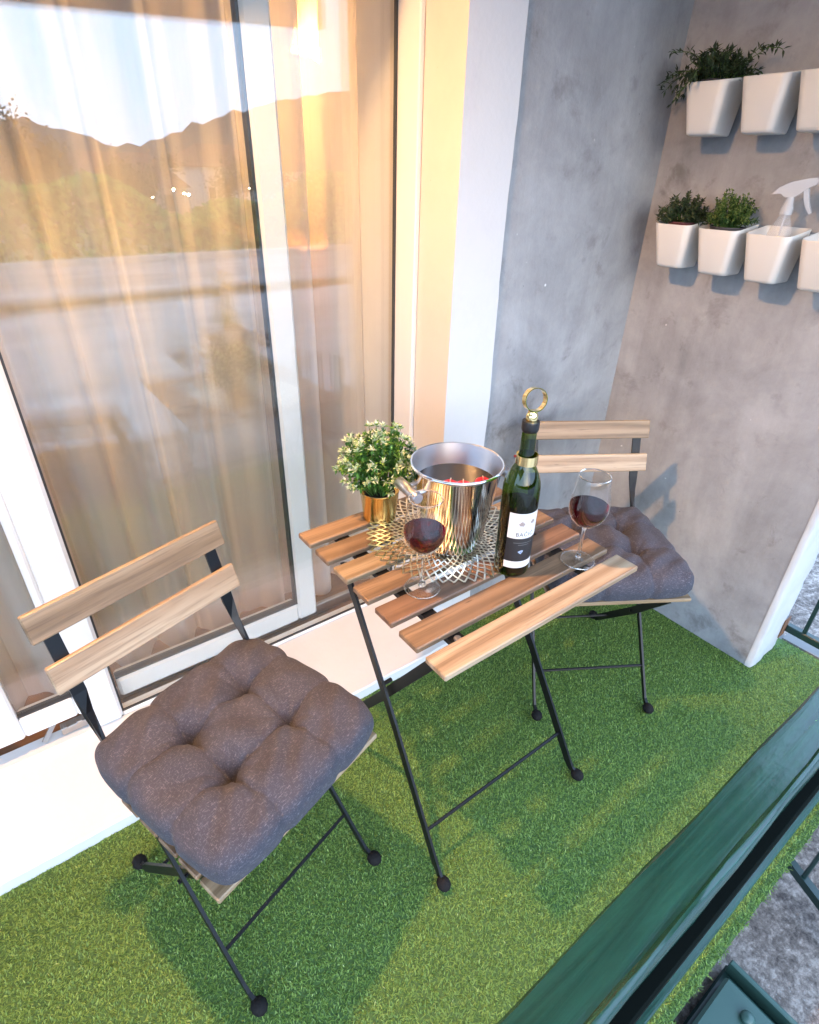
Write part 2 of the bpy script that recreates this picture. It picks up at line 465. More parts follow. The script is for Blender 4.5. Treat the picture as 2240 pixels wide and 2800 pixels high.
M['wall_cream'] = plain('house_cream', (0.55, 0.52, 0.48), 0.85)
M['wall_white'] = plain('house_white', (0.72, 0.72, 0.72), 0.85)
M['wall_rose'] = plain('house_rose', (0.45, 0.33, 0.28), 0.85)
M['roof'] = plain('roof_tiles', (0.24, 0.10, 0.065), 0.85)
M['dark_glass'] = plain('dark_window', (0.03, 0.035, 0.045), 0.1)
t = NT('lit_window'); M['lit'] = t.done(t.node('ShaderNodeEmission', {'Color': (1, 0.66, 0.3, 1), 'Strength': 9.0}))
def house(az, dist, w, d, h, z, wm, lit, label, rz):
    a = rad(az); x, y = -0.3 + dist * math.sin(a), -1.5 - dist * math.cos(a)
    r = thing('house', label, 'house', (x, y, z), rz, 'houses across the road')
    m = MB(); m.box(-w / 2, w / 2, -d / 2, d / 2, -1.5, h); m.build('wall', wm, r)
    m = MB(); e = 0.4
    m.add([(-w / 2 - e, -d / 2 - e, h), (w / 2 + e, -d / 2 - e, h), (w / 2 + e, d / 2 + e, h), (-w / 2 - e, d / 2 + e, h), (-w / 4, 0, h + d * .32), (w / 4, 0, h + d * .32)],
          [(0, 1, 5, 4), (1, 2, 5), (2, 3, 4, 5), (3, 0, 4), (3, 2, 1, 0)])
    m.build('roof', M['roof'], r)
    k = 0
    for fl in range(max(1, int(h // 2.8))):
        for i in range(max(2, int(w // 2.6))):
            cx = -w / 2 + (i + .5) * w / max(2, int(w // 2.6)); cz = fl * 2.8 + 1.7
            m = MB(); m.box(cx - .5, cx + .5, d / 2 - .05, d / 2 + .06, cz - .65, cz + .65)
            m.build('window', M['lit'] if (k in lit) else M['dark_glass'], r); k += 1
house(5, 104, 13, 9, 4.6, -4.2, M['wall_white'], (1,), 'white house under the low hill, mirrored at the far left of the glass', 0.2)
house(11.5, 88, 15, 9, 3.2, -4.0, M['wall_white'], (0,), 'long white low house mirrored below the dip between the hills', -0.1)
house(14, 62, 9, 8, 2.9, -3.5, M['wall_rose'], (), 'small rose house with a red tiled roof, mirrored in front of the long white house', 0.15)
house(21, 100, 12, 9, 4.8, -4.1, M['wall_cream'], (2, 5), 'cream house with two lit windows below the tall hill', -0.3)
house(26, 92, 10, 8, 4.6, -4.1, M['wall_white'], (3,), 'white house with one lit upper window, mirrored beside the sash stile', -0.4)
house(-6, 105, 12, 9, 5.0, -4.2, M['wall_cream'], (2,), 'cream house with a single lit window, standing apart from the others', 0.3)
def tree(x, y, h, r, n, label, z=GZ):
    o = thing('tree', label, 'tree', (x, y, z), 0, 'trees across the road')
    m = MB(); m.tube([(0, 0, 0), (.05, 0, h * .4), (0, .08, h * .75)], [.16, .12, .05], 7)
    for k in range(5):
        a = k * 1.3; m.tube([(0.03, 0, h * (.4 + .07 * k)), (r * .6 * math.cos(a), r * .6 * math.sin(a), h * (.62 + .07 * k))], [.06, .02], 5)
    m.build('trunk', M['bark'], o)
    c0 = RNG.normal(size=(14, 3)) * (r * .42, r * .42, h * .14) + (0, 0, h * .72)
    p = c0[RNG.integers(0, 14, n)] + RNG.normal(size=(n, 3)) * r * .2
    V_, F_ = leaf_cards(p, .13, RNG)
    m = MB(); m.v = V_.tolist(); m.f = [tuple(f) for f in F_.tolist()]; m.m = [0] * len(m.f)
    m.build('crown', M['treeleaf'], o)
tree(2.6, -24, 3.2, 1.6, 5000, 'round brownish tree mirrored at the left edge of the glass', -1.2)
tree(6.6, -27, 2.9, 1.4, 4500, 'brownish tree in front of the rose house', -1.5)
tree(13.5, -30, 3.5, 1.9, 4500, 'broad brownish tree mirrored beside the sash stile', -1.8)
# street lamps in the town
M['lampglow'] = (lambda t: t.done(t.node('ShaderNodeEmission', {'Color': (1, 0.8, 0.55, 1), 'Strength': 220.0})))(NT('street_lamp_glow'))
LN = ['first', 'second', 'third', 'fourth', 'fifth', 'sixth', 'seventh', 'eighth', 'last']
for kk, (az, dist, hgt) in enumerate([(4.6, 38, 2.2), (12.9, 36, 1.75), (15.2, 37, 1.5), (16.5, 33, 1.7), (18.2, 36, 1.95), (18.9, 40, 1.6), (19.5, 34, 1.8), (24.6, 40, 1.9), (29, 42, 2.0)]):
    lb = 'warm white street lamp of the town, %s from the left of its row' % LN[kk]
    a = rad(az); x, y = -0.3 + dist * math.sin(a), -1.5 - dist * math.cos(a)
    r = thing('street_lamp', lb, 'street lamp', (x, y, GZ - 1.9), 0, 'street lamps of the town')
    m = MB(); m.tube([(0, 0, 0), (0, 0, hgt + .4)], .05, 6); m.build('post', M['alu'], r)
    m = MB(); m.sphere((0, 0, hgt + .45), .055, 8, 6); m.build('lamp_head', M['lampglow'], r)

# ------------------------------------------------------------------ balcony shell
M['slab'] = plain('slab_concrete', (0.19, 0.185, 0.18), 0.9)
g = MB(); g.box(-3.4, 1.78, -1.458, 0.0, GZ + 0.02, -0.012)
g.box(1.748, 1.84, -1.49, SEY + .002, GZ + 0.03, -0.001)
tag(g.build('balcony_floor', M['slab']), kind='structure')
t = NT('ceiling_paint'); v = t.coord()
M['ceil'] = t.done(t.pbsdf(color=t.mix(t.noise(v, 4, 5), (0.70, 0.68, 0.65), (0.62, 0.60, 0.57)), rough=0.8))
g = MB(); g.box(-3.4, 1.66, -2.08, FY - .001, TOP, TOP + .2)
g.add([(-3.4, -2.14, 1.80), (1.66, -2.14, 2.05), (1.66, -2.09, 2.05), (-3.4, -2.09, 1.80), (-3.4, -2.14, TOP + .2), (1.66, -2.14, TOP + .2), (1.66, -2.09, TOP + .2), (-3.4, -2.09, TOP + .2)], [(0, 3, 2, 1), (4, 5, 6, 7), (0, 1, 5, 4), (1, 2, 6, 5), (2, 3, 7, 6), (3, 0, 4, 7)])
tag(g.build('ceiling', M['ceil']), kind='structure')

# facade with painted border and window opening
fac = thing('facade_wall', 'grey cement rendered house wall beside the window with a white painted border', 'wall', (1.1, FY, 0))
m = MB(); m.box(0.873, SX + .3, FY, 0.3, -0.02, TOP + .4); m.build('render', M['concrete'], fac, True)
m = MB()                                                    # wavy edged border strip 3 mm proud, with its reveal
N = 60; vs = []; fs = []
for i in range(N + 1):
    z = -0.02 + (TOP + .02) * i / N
    xe = 0.878 + RNG.normal(0, .0012) + .003 * math.sin(i * .35)
    vs += [(JX, GY + .05, z), (JX, FY - .003, z), (xe, FY - .003, z), (xe, FY + .01, z)]
for i in range(N):
    for k in (1, 2): fs.append((4 * i + k, 4 * i + k + 1, 4 * i + 5 + k, 4 * i + 4 + k))
m.add(vs, fs); m.build('border', M['white'], fac, True)
M['cream'] = white_paint('lamplit_reveal_white', (0.60, 0.56, 0.51))  # warm lamplight on the white reveal, put into the colour
m = MB(); m.add([(JX, GY + .05, -.02), (JX, FY - .003, -.02), (JX, FY - .003, TOP), (JX, GY + .05, TOP)], [(0, 1, 2, 3)]); m.build('reveal', M['cream'], fac, True)
m = MB(); m.box(JX + .001, .87, FY + .001, 0.3, -0.02, TOP + .4); m.build('jamb', M['white'], fac, True)
m = MB(); m.box(-3.4, JX, FY, 0.02, 1.99, TOP + .4); m.build('lintel', M['white'], fac, True)
m = MB(); m.box(-3.4, -2.3, FY, 0.3, -0.02, 1.988); m.build('pier', M['concrete'], fac, True)

# side wall: two faces with a slightly wavy rough free end
side = thing('side_wall', 'mottled grey rendered partition wall with a rough white end, herb pots hanging on it', 'wall', (SX, -.7, 0))
m = MB(); m.box(SX, SX + .19, SEY + .012, 0.3, -0.02, TOP); m.build('render', M['concrete2'], side, True)
m = MB(); vs = []; fs = []; N = 70; K = 6
for i in range(N + 1):
    z = -0.02 + (TOP + .02) * i / N
    for k in range(K + 1):
        x = SX - .0015 + (.193) * k / K; y = SEY + RNG.normal(0, .0014)
        if k in (0, K): y += .004
        if z < .12 and k < 3: y -= .004 * (1 - z / .12)
        vs.append((x + (RNG.normal(0, .0012) if k in (0, K) else 0), y, z))
    vs.append((SX + .19, SEY + .02, z)); vs.append((SX - .0015, SEY + .02, z))
W_ = K + 3
for i in range(N):
    for k in range(K): fs.append((i * W_ + k, i * W_ + k + 1, (i + 1) * W_ + k + 1, (i + 1) * W_ + k))
    fs.append((i * W_ + K, i * W_ + K + 1, (i + 1) * W_ + K + 1, (i + 1) * W_ + K))
    fs.append((i * W_ + K + 2, i * W_, (i + 1) * W_, (i + 1) * W_ + K + 2))
m.add(vs, fs); m.build('end_face', M['rough_white'], side, True, smooth=True)

# white threshold step in front of the window
m = MB(); vs = []; fs = []; N = 90
for i in range(N + 1):
    x = -2.3 + (JX - .001 + 2.3) * i / N
    yb = -.43 + RNG.normal(0, .0012)
    vs += [(x, GY - .012, .042), (x, yb + .004, .036 + RNG.normal(0, .0006)), (x, yb, .031), (x, yb + .002, -.01 + RNG.normal(0, .002))]
for i in range(N):
    for k in range(3): fs.append((4 * i + k, 4 * i + 1 + k, 4 * i + 5 + k, 4 * i + 4 + k))
fs.append((4 * N, 4 * N + 1, 4 * N + 2, 4 * N + 3))
m.add(vs, fs)
tag(m.build('door_step', M['white'], smooth=True, angle=25), 'white painted threshold step running along the foot of the glass door', 'step')

# ------------------------------------------------------------------ room behind the glass
t = NT('room_floor_wood'); v = t.coord((1, 1, 1))
pn = t.noise(t.coord((1.5, 22, 1)), 1.5, 5, 0.6)
M['parquet'] = t.done(t.pbsdf(color=t.ramp(pn, [(0.3, (0.15, 0.075, 0.035)), (0.7, (0.30, 0.165, 0.085))]), rough=0.35))
M['roomwall'] = plain('room_wall_paint', (0.56, 0.46, 0.36), 0.85)
m = MB(); m.box(-3.4, 2.2, GY + .02, 3.2, -.05, -.01); tag(m.build('room_floor', M['parquet']), kind='structure')
m = MB()
m.box(-3.4, 2.2, 3.2, 3.3, -.05, 2.4); m.box(1.12, 1.2, .302, 3.2, -.05, 2.4); m.box(-3.5, -3.4, 0.0, 3.3, -.05, 2.4)
m.box(-3.4, -2.3, 0.3, .36, -.05, 2.4); m.box(.87, 1.12, .302, .36, -.05, 2.4)
tag(m.build('room_wall', M['roomwall']), kind='structure')
m = MB(); m.box(-3.5, 2.2, 0.021, 3.3, 2.4, 2.5); tag(m.build('room_ceiling', M['ceil']), kind='structure')
# sideboard edge and sconce seen as warm shapes through the curtain
M['sideboard'] = plain('sideboard_wood', (0.22, 0.11, 0.05), 0.5)
sb = thing('sideboard', 'low brown sideboard against the wall inside the room, dim behind the curtain', 'sideboard', (.93, 1.1, -.01))
m = MB(); m.box(.74, 1.115, .55, 1.75, .08, 1.18, b=.01); m.build('cabinet', M['sideboard'], sb, True)
for yy in (.6, 1.7):
    m = MB(); m.box(.78, .83, yy - .025, yy + .025, -.01, .08); m.build('leg', M['sideboard'], sb, True)
sc = thing('wall_lamp', 'lit wall lamp with a cone shade glowing through the curtain', 'lamp', (1.08, .52, 1.75))
M['shade'] = (lambda t: t.done(t.node('ShaderNodeMixShader', {0: 0.5, 1: t.pbsdf(color=(0.8, 0.66, 0.45), rough=0.8), 2: t.node('ShaderNodeBsdfTranslucent', {'Color': (0.85, 0.65, 0.4, 1)})})))(NT('lamp_shade'))
M['bulb2'] = (lambda t: t.done(t.node('ShaderNodeEmission', {'Color': (1, 0.62, 0.25, 1), 'Strength': 160.0})))(NT('room_bulb'))
m = MB(); m.lathe([(.045, 1.90), (.095, 1.74), (.092, 1.74), (.043, 1.9)], (.84, .52, 0), 24); m.build('lamp_shade', M['shade'], sc, True, smooth=True)
m = MB(); m.sphere((.84, .52, 1.75), .035, 14, 10); m.build('bulb', M['bulb2'], sc, True, smooth=True)
m = MB(); m.tube([(1.118, .52, 1.86), (.84, .52, 1.86), (.84, .52, 1.785)], .008, 8); m.lathe([(.0, -.006), (.05, -.006), (.05, .006), (0, .006)], (1.112, .52, 1.86), 18); m.build('bracket', M['alu'], sc, True)
rl = bpy.data.lights.new('room_lamp_light', 'POINT'); rl.energy = ROOM_LAMP; rl.color = WARM; rl.shadow_soft_size = .05
rlo = bpy.data.objects.new('room_lamp_light', rl); rlo.location = (.74, .44, 1.70); COL.objects.link(rlo)

# sheer curtain
t = NT('sheer_curtain')
wv = t.noise(t.coord((900, 900, 1.2)), 1.0, 2)
tc_ = t.pbsdf(color=(0.86, 0.84, 0.82), rough=0.9)
tl_ = t.node('ShaderNodeBsdfTranslucent', {'Color': (0.82, 0.76, 0.68, 1)})
cl_ = t.node('ShaderNodeMixShader', {0: 0.32, 1: tc_, 2: tl_})
tr_ = t.node('ShaderNodeBsdfTransparent', {'Color': (0.98, 0.93, 0.86, 1)})
gm = t.node('ShaderNodeNewGeometry')
dt = t.node('ShaderNodeVectorMath', operation='DOT_PRODUCT', ins={0: gm.outputs['Normal'], 1: gm.outputs['Incoming']})
cosv = t.math('MAXIMUM', t.math('ABSOLUTE', dt.outputs['Value']), 0.42)
opac = t.math('SUBTRACT', 1.0, t.math('POWER', 0.54, t.math('DIVIDE', 1.0, cosv)))       # denser where the cloth turns edge-on
opac = t.math('ADD', opac, t.math('MULTIPLY', t.math('SUBTRACT', wv, 0.5), 0.12), True)
M['curtain'] = t.done(t.node('ShaderNodeMixShader', {0: opac, 1: tr_, 2: cl_}))
def curtain(x0, x1, y, z0, z1, seed, name, label):
    r = np.random.default_rng(seed)
    nx = 420; xs = np.linspace(x0, x1, nx)
    ph = np.cumsum(np.repeat(r.uniform(.35, 1.9, 42), 10)[:nx]) * 0.155
    amp = .040 + .016 * np.sin(xs * 7 + seed)
    vs = []; fs = []
    rows = 14
    for j in range(rows):
        s_ = j / (rows - 1); z = z0 + (z1 - z0) * s_
        lat = (1 - s_) * .05 * np.sin(xs * 5.0 + seed)
        yy = y + amp * np.sin(ph + .25 * math.sin(3 * s_)) * (1.15 - .45 * s_) + .012 * np.sin(2 * ph + 1)
        for i in range(nx): vs.append((xs[i] + lat[i] * .4 + .014 * math.cos(ph[i]), yy[i], z))
    for j in range(rows - 1):
        for i in range(nx - 1): fs.append((j * nx + i, j * nx + i + 1, (j + 1) * nx + i + 1, (j + 1) * nx + i))
    m = MB(); m.add(vs, fs)
    tag(m.build(name, M['curtain'], smooth=True), label, 'curtain')
curtain(-1.3, .80, .15, -.005, 2.35, 3, 'curtain', 'sheer beige curtain hanging in soft folds behind the glass door')

# ------------------------------------------------------------------ window
M['pane'] = thin_glass('window_pane', 0.057, (0.97, 0.98, 0.97), bump=(3.0, 0.012))
win = thing('sliding_door', 'white framed sliding glass door with a big fixed pane, a sash behind it and mirrored dusk hills', 'door', (.2, GY, .04))
def wpart(name, boxes, mat, parent=win, b=.004):
    m = MB()
    for q in boxes: m.box(*q, b=b)
    return m.build(name, mat, parent, True)
TZ = 1.985
wpart('post', [(-.352, -.272, GY - .022, GY + .16, .043, TZ)], M['pvc'], b=.008)
wpart('bottom_rail', [(-.2715, JX - .001, GY - .010, GY + .030, .0, .052)], M['pvc'])
wpart('frame_stile', [(.668 + .026, JX - .0005, GY - .09, GY + .0, .043, TZ)], M['pvc'], b=.003)
wpart('top_rail', [(-2.3, JX - .001, GY - .010, GY + .15, 1.94, 1.985)], M['pvc'])
wpart('glazing_gasket', [(-.2715, .6935, GY - .006, GY + .002, .0525, .0555), (.6875, .6935, GY - .006, GY + .002, .0585, 1.94), (-.2715, -.2665, GY - .003, GY + .004, .0585, 1.94)], M['gasket'], b=0)
fp = MB(); fp.box(-.268, .690, GY + .004, GY + .026, .056, 1.95); fp.build('fixed_pane', M['pane'], win, True)
# inner sash
SY = GY + .045
sash = wpart('sash', [(.332, .402, SY, SY + .055, .055, 1.95), (-.26, .3315, SY, SY + .055, .055, .128)], M['pvc'], b=.008)
wpart('sash_gasket', [(.325, .3315, SY + .006, SY + .03, .128, 1.95), (-.26, .3315, SY + .006, SY + .03, .1285, .135)], M['gasket'], sash, b=0)
m = MB(); m.box(-.26, .330, SY + .014, SY + .034, .13, 1.95); m.build('pane', M['pane'], sash, True)
wpart('track', [(-.268, .69, GY + .106, GY + .125, -.01, .035)], M['alu'], b=.003)
# tilted leaf left of the post
LY = GY - .018
leaf = wpart('left_leaf', [(-.372, -.3525, LY - .004, LY + .05, .118, TZ - .05), (-.4985, -.3725, LY, LY + .05, .118, .186), (-.575, -.499, LY - .002, LY + .05, .118, TZ - .05), (-1.4, -.5755, LY, LY + .05, .118, .186)], M['pvc'], b=.006)
wpart('leaf_gasket', [(-.4985, -.3725, LY + .008, LY + .03, .1865, .191)], M['gasket'], leaf, b=0)
m = MB(); m.box(-.498, -.373, LY + .014, LY + .034, .187, TZ - .05); m.box(-1.4, -.576, LY + .014, LY + .034, .187, TZ - .05); m.build('pane', M['pane'], leaf, True)
wpart('sill_track', [(-1.4, -.353, GY - .03, GY + .03, .03, .055)], M['pvc'], b=.004)
fit = wpart('tilt_fitting', [(-.425, -.360, GY - .005, GY + .022, .058, .082), (-.418, -.408, GY - .012, GY + .008, .083, .09), (-.385, -.370, GY - .012, GY + .008, .083, .092)], M['alu'], b=.002)
m = MB(); m.bar((-.47, GY + .0, .06), (-.415, GY + .04, .11), .014, .004, (0, 1, 0)); m.bar((-.415, GY + .04, .11), (-.385, GY + .03, .085), .012, .004, (0, 1, 0)); m.build('stay_arm', M['alu'], fit, True)

# ------------------------------------------------------------------ balcony lamp (its light and shadows are in the picture)
BX, BY, BZ = -.25, -.51, 2.17
M['enamel'] = plain('white_enamel', (0.8, 0.79, 0.76), 0.4)
bl = thing('ceiling_lamp', 'lit enamel shade lamp under the balcony ceiling above the chair', 'lamp', (BX, BY, TOP))
m = MB(); m.lathe([(0, 0), (.05, 0), (.045, -.018), (.02, -.03), (.018, -.160), (0, -.160)], (BX, BY, TOP), 24); m.build('socket', M['rubber'], bl, True, smooth=True, angle=30)
m = MB(); m.lathe([(.020, -.062), (.030, -.075), (.085, -.196), (.0835, -.197), (.029, -.078), (.019, -.064)], (BX, BY, BZ + .2), 36); m.build('lamp_shade', M['enamel'], bl, True, smooth=True, angle=40)
M['bulb'] = (lambda t: t.done(t.node('ShaderNodeEmission', {'Color': (*WARM, 1), 'Strength': BULB})))(NT('balcony_bulb'))
m = MB(); m.sphere((BX, BY, BZ + .043), .035, 20, 12); m.build('bulb', M['bulb'], bl, True, smooth=True)

# ------------------------------------------------------------------ artificial grass: blades as one mesh
t = NT('turf_backing'); v = t.coord()
M['turf_base'] = t.done(t.pbsdf(color=t.ramp(t.noise(v, 180, 4), [(0.3, (0.035, 0.075, 0.018)), (0.7, (0.085, 0.16, 0.036))]), rough=0.9))
t = NT('turf_blade')
at = t.node('ShaderNodeAttribute', attribute_name='tone')
c = t.ramp(at.outputs['Fac'], [(0.0, (0.058, 0.112, 0.024)), (0.35, (0.145, 0.25, 0.05)), (0.7, (0.25, 0.38, 0.082)), (0.93, (0.41, 0.55, 0.16)), (1.0, (0.56, 0.64, 0.30))])
tl = t.node('ShaderNodeBsdfTranslucent', {'Color': c})
M['turf'] = t.done(t.node('ShaderNodeMixShader', {0: 0.25, 1: t.pbsdf(color=c, rough=0.42, spec=0.35), 2: tl}))
def turf():
    n = 320000
    x = RNG.uniform(-1.15, 1.742, n); y = RNG.uniform(-1.474, -.33, n)
    keep = ~((y > -.427) & (x < JX)) & ~((x > SX - .006) & (y > SEY - .006)) & ~((y > FY - .004))
    edge = -1.469 + .003 * np.sin(x * 60) + RNG.normal(0, .002, n)
    keep &= y > edge
    x, y = x[keep], y[keep]; n = len(x)
    a = RNG.uniform(0, 2 * PI, n)
    L = RNG.uniform(.0055, .0105, n); lean = RNG.uniform(.45, 1.25, n); w = RNG.uniform(.0007, .0012, n)
    dx, dy = np.cos(a), np.sin(a); px, py = -dy, dx
    tone = np.clip(RNG.normal(.43, .18, n), 0, 1)
    z0 = -.006
    def pt(s, curve): return x + dx * L * lean * s, y + dy * L * lean * s, z0 + L * (s * (1.25 - lean * .55) - curve * s * s * .45 * lean)
    V = np.empty((n, 5, 3))
    for k, (s, ww, sg) in enumerate([(0, 1, -1), (0, 1, 1), (.55, .85, 1), (.55, .85, -1)]):
        X, Y, Z = pt(s, 1.0)
        V[:, k, 0] = X + px * w * ww * sg; V[:, k, 1] = Y + py * w * ww * sg; V[:, k, 2] = Z
    X, Y, Z = pt(1.0, 1.0); V[:, 4, 0] = X; V[:, 4, 1] = Y; V[:, 4, 2] = Z
    b = np.arange(n)[:, None] * 5
    loops = np.concatenate([b + np.array([[0, 1, 2, 3]]), b + np.array([[3, 2, 4]])], 1).ravel()
    me = bpy.data.meshes.new('artificial_grass')
    me.vertices.add(n * 5 + 4); co = np.concatenate([V.reshape(-1, 3), [(-1.3, -1.468, -.006), (1.742, -1.468, -.006), (1.742, -.335, -.006), (-1.3, -.335, -.006)]])
    me.vertices.foreach_set('co', co.ravel().astype(np.float32))
    loops = np.concatenate([loops, np.arange(4) + n * 5])
    me.loops.add(len(loops)); me.loops.foreach_set('vertex_index', loops.astype(np.int32))
    st = np.empty(2 * n + 1, np.int32); st[0:2 * n:2] = np.arange(n) * 7; st[1:2 * n:2] = np.arange(n) * 7 + 4; st[2 * n] = 7 * n
    me.polygons.add(2 * n + 1); me.polygons.foreach_set('loop_start', st)
    mi = np.zeros(2 * n + 1, np.int32); mi[-1] = 1
    me.materials.append(M['turf']); me.materials.append(M['turf_base']); me.polygons.foreach_set('material_index', mi)
    at = me.attributes.new('tone', 'FLOAT', 'POINT')
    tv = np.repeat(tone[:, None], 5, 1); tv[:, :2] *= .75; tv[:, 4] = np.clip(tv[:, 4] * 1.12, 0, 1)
    at.data.foreach_set('value', np.concatenate([tv.ravel(), np.zeros(4)]).astype(np.float32))
    me.validate(); me.update()
    o = bpy.data.objects.new('artificial_grass', me); COL.objects.link(o)
    tag(o, 'green artificial grass carpet covering the whole balcony floor', 'artificial grass', kind='stuff')
turf()

# ------------------------------------------------------------------ railings
t = NT('green_gloss_paint')
v = t.coord((2.4, 55, 55))
n1 = t.noise(v, 1.6, 5, 0.6, 0.7); n2 = t.noise(t.coord((30, 60, 60)), 1.5, 4, 0.6)
h = t.math('ADD', n1, t.math('MULTIPLY', n2, 0.55))
c = t.ramp(n1, [(0.35, (0.004, 0.027, 0.021)), (0.7, (0.010, 0.062, 0.047))])
M['green'] = t.done(t.pbsdf(color=c, rough=t.math('ADD', t.math('MULTIPLY', n1, 0.25), 0.07), normal=t.bump(h, 0.30, 0.003), coat=0.1))
M['green_dark'] = plain('dark_green_paint', (0.010, 0.030, 0.026), 0.35)
M['gap_black'] = plain('dark_gap_colour', (0.004, 0.006, 0.005), 0.9, spec=0.05)
rail = thing('balcony_railing', 'dark green steel balcony railing with a wide brushed gloss handrail in front', 'railing', (.2, -1.435, 0))
HZ = .94
m = MB(); vs = []; fs = []; N = 160
prof = [(-1.4145, HZ - .022), (-1.4145, HZ - .004), (-1.4170, HZ), (-1.4430, HZ + .0006), (-1.4515, HZ - .0014), (-1.4545, HZ + .0018), (-1.4570, HZ + .0012), (-1.4595, HZ - .0018), (-1.4608, HZ - .0060), (-1.4608, HZ - .012)]
K = len(prof)
for i in range(N + 1):
    x = -3.3 + 5.02 * i / N
    for k, (py_, pz_) in enumerate(prof):
        vs.append((x, py_ + .0006 * math.sin(i * .9 + k) + RNG.normal(0, .0003), pz_ + RNG.normal(0, .0002)))
for i in range(N):
    for k in range(K): fs.append((i * K + k, i * K + (k + 1) % K, (i + 1) * K + (k + 1) % K, (i + 1) * K + k)[::-1])
m.add(vs, fs); m.build('handrail', M['green'], rail, True, smooth=True, angle=40)
m = MB(); m.box(-3.3, 1.72, -1.4700, -1.450, .898, HZ - .0235, b=.002); m.build('dark_gap_strip', M['gap_black'], rail, True)  # near-black strip added to fill the dark gap below the handrail
m = MB(); m.box(-3.3, 1.72, -1.442, -1.424, .052, .078, b=.003); m.build('bottom_rail', M['green'], rail, True)
for px_ in (1.705, -1.42, -3.28):
    m = MB(); m.box(px_ - .015, px_ + .015, -1.4455, -1.4205, -.012, HZ - .024, b=.002); m.build('post', M['green_dark'], rail, True)
# short return railing fixed to the free end of the wall
rr_ = thing('side_railing', 'short dark green return railing fixed to the rough white wall end', 'railing', (1.705, -1.25, 0))
m = MB(); m.box(1.692, 1.718, -1.4195, SEY - .004, .066, .094, b=.003); m.build('bottom_rail', M['green_dark'], rr_, True)
m = MB(); m.box(1.683, 1.727, -1.405, SEY - .004, HZ - .018, HZ, b=.004); m.build('handrail', M['green'], rr_, True)
for yy in (-1.145, -1.235, -1.325):
    m = MB(); m.bar((1.705, yy, .0945), (1.705, yy, HZ - .0185), .012, .012, (0, 1, 0)); m.build('baluster', M['green_dark'], rr_, True)
m = MB(); m.box(1.66, 1.70, SEY - .0045, SEY - .001, .05, .13); m.build('rusty_anchor', plain('rust', (0.16, 0.075, 0.04), 0.85), rr_, True)
# low fence of the yard below
fe = thing('yard_fence', 'thin dark green bar fence standing on the rough ground beyond the railing', 'fence', (1.2, -1.55, GZ))
m = MB(); m.bar((1.262, -1.38, -.35), (1.14, -1.66, -.35), .022, .03); m.build('bottom_rail', M['green_dark'], fe, True)
for s_ in (.16, .44, .72):
    x, y = 1.262 - .122 * s_, -1.38 - .28 * s_
    m = MB(); m.tube([(x, y, -.336), (x, y, .55)], .0065, 8); m.build('baluster', M['green_dark'], fe, True)
for s_ in (0.0, 1.0):
    x, y = 1.262 - .122 * s_, -1.38 - .28 * s_
    m = MB(); m.box(x - .012, x + .012, y - .012, y + .012, GZ, .55); m.build('post', M['green_dark'], fe, True)
# green box with knob
M['green_box'] = plain('green_box_paint', (0.030, 0.075, 0.062), 0.42)
gb = thing('utility_box', 'dark green box with a round lid knob on the ground beyond the turf', 'box', (.68, -1.62, GZ))
m = MB(); m.box(.47, .855, -1.80, -1.478, GZ, -.405, b=.006); m.build('body', M['green_dark'], gb, True)
lid = MB(); lid.box(.495, .795, -1.775, -1.492, -.4045, -.35, b=.008); lid = lid.build('lid', M['green_box'], gb, True)
m = MB(); m.lathe([(0, .018), (.010, .017), (.016, .011), (.016, .004), (.010, 0), (0, 0)], (.742, -1.568, -.3495), 20); m.build('knob', M['green_box'], lid, True, smooth=True)
m = MB(); m.box(.828, .842, -1.78, -1.482, -.4045, -.352, b=.003); m.build('rim', M['green_box'], gb, True)

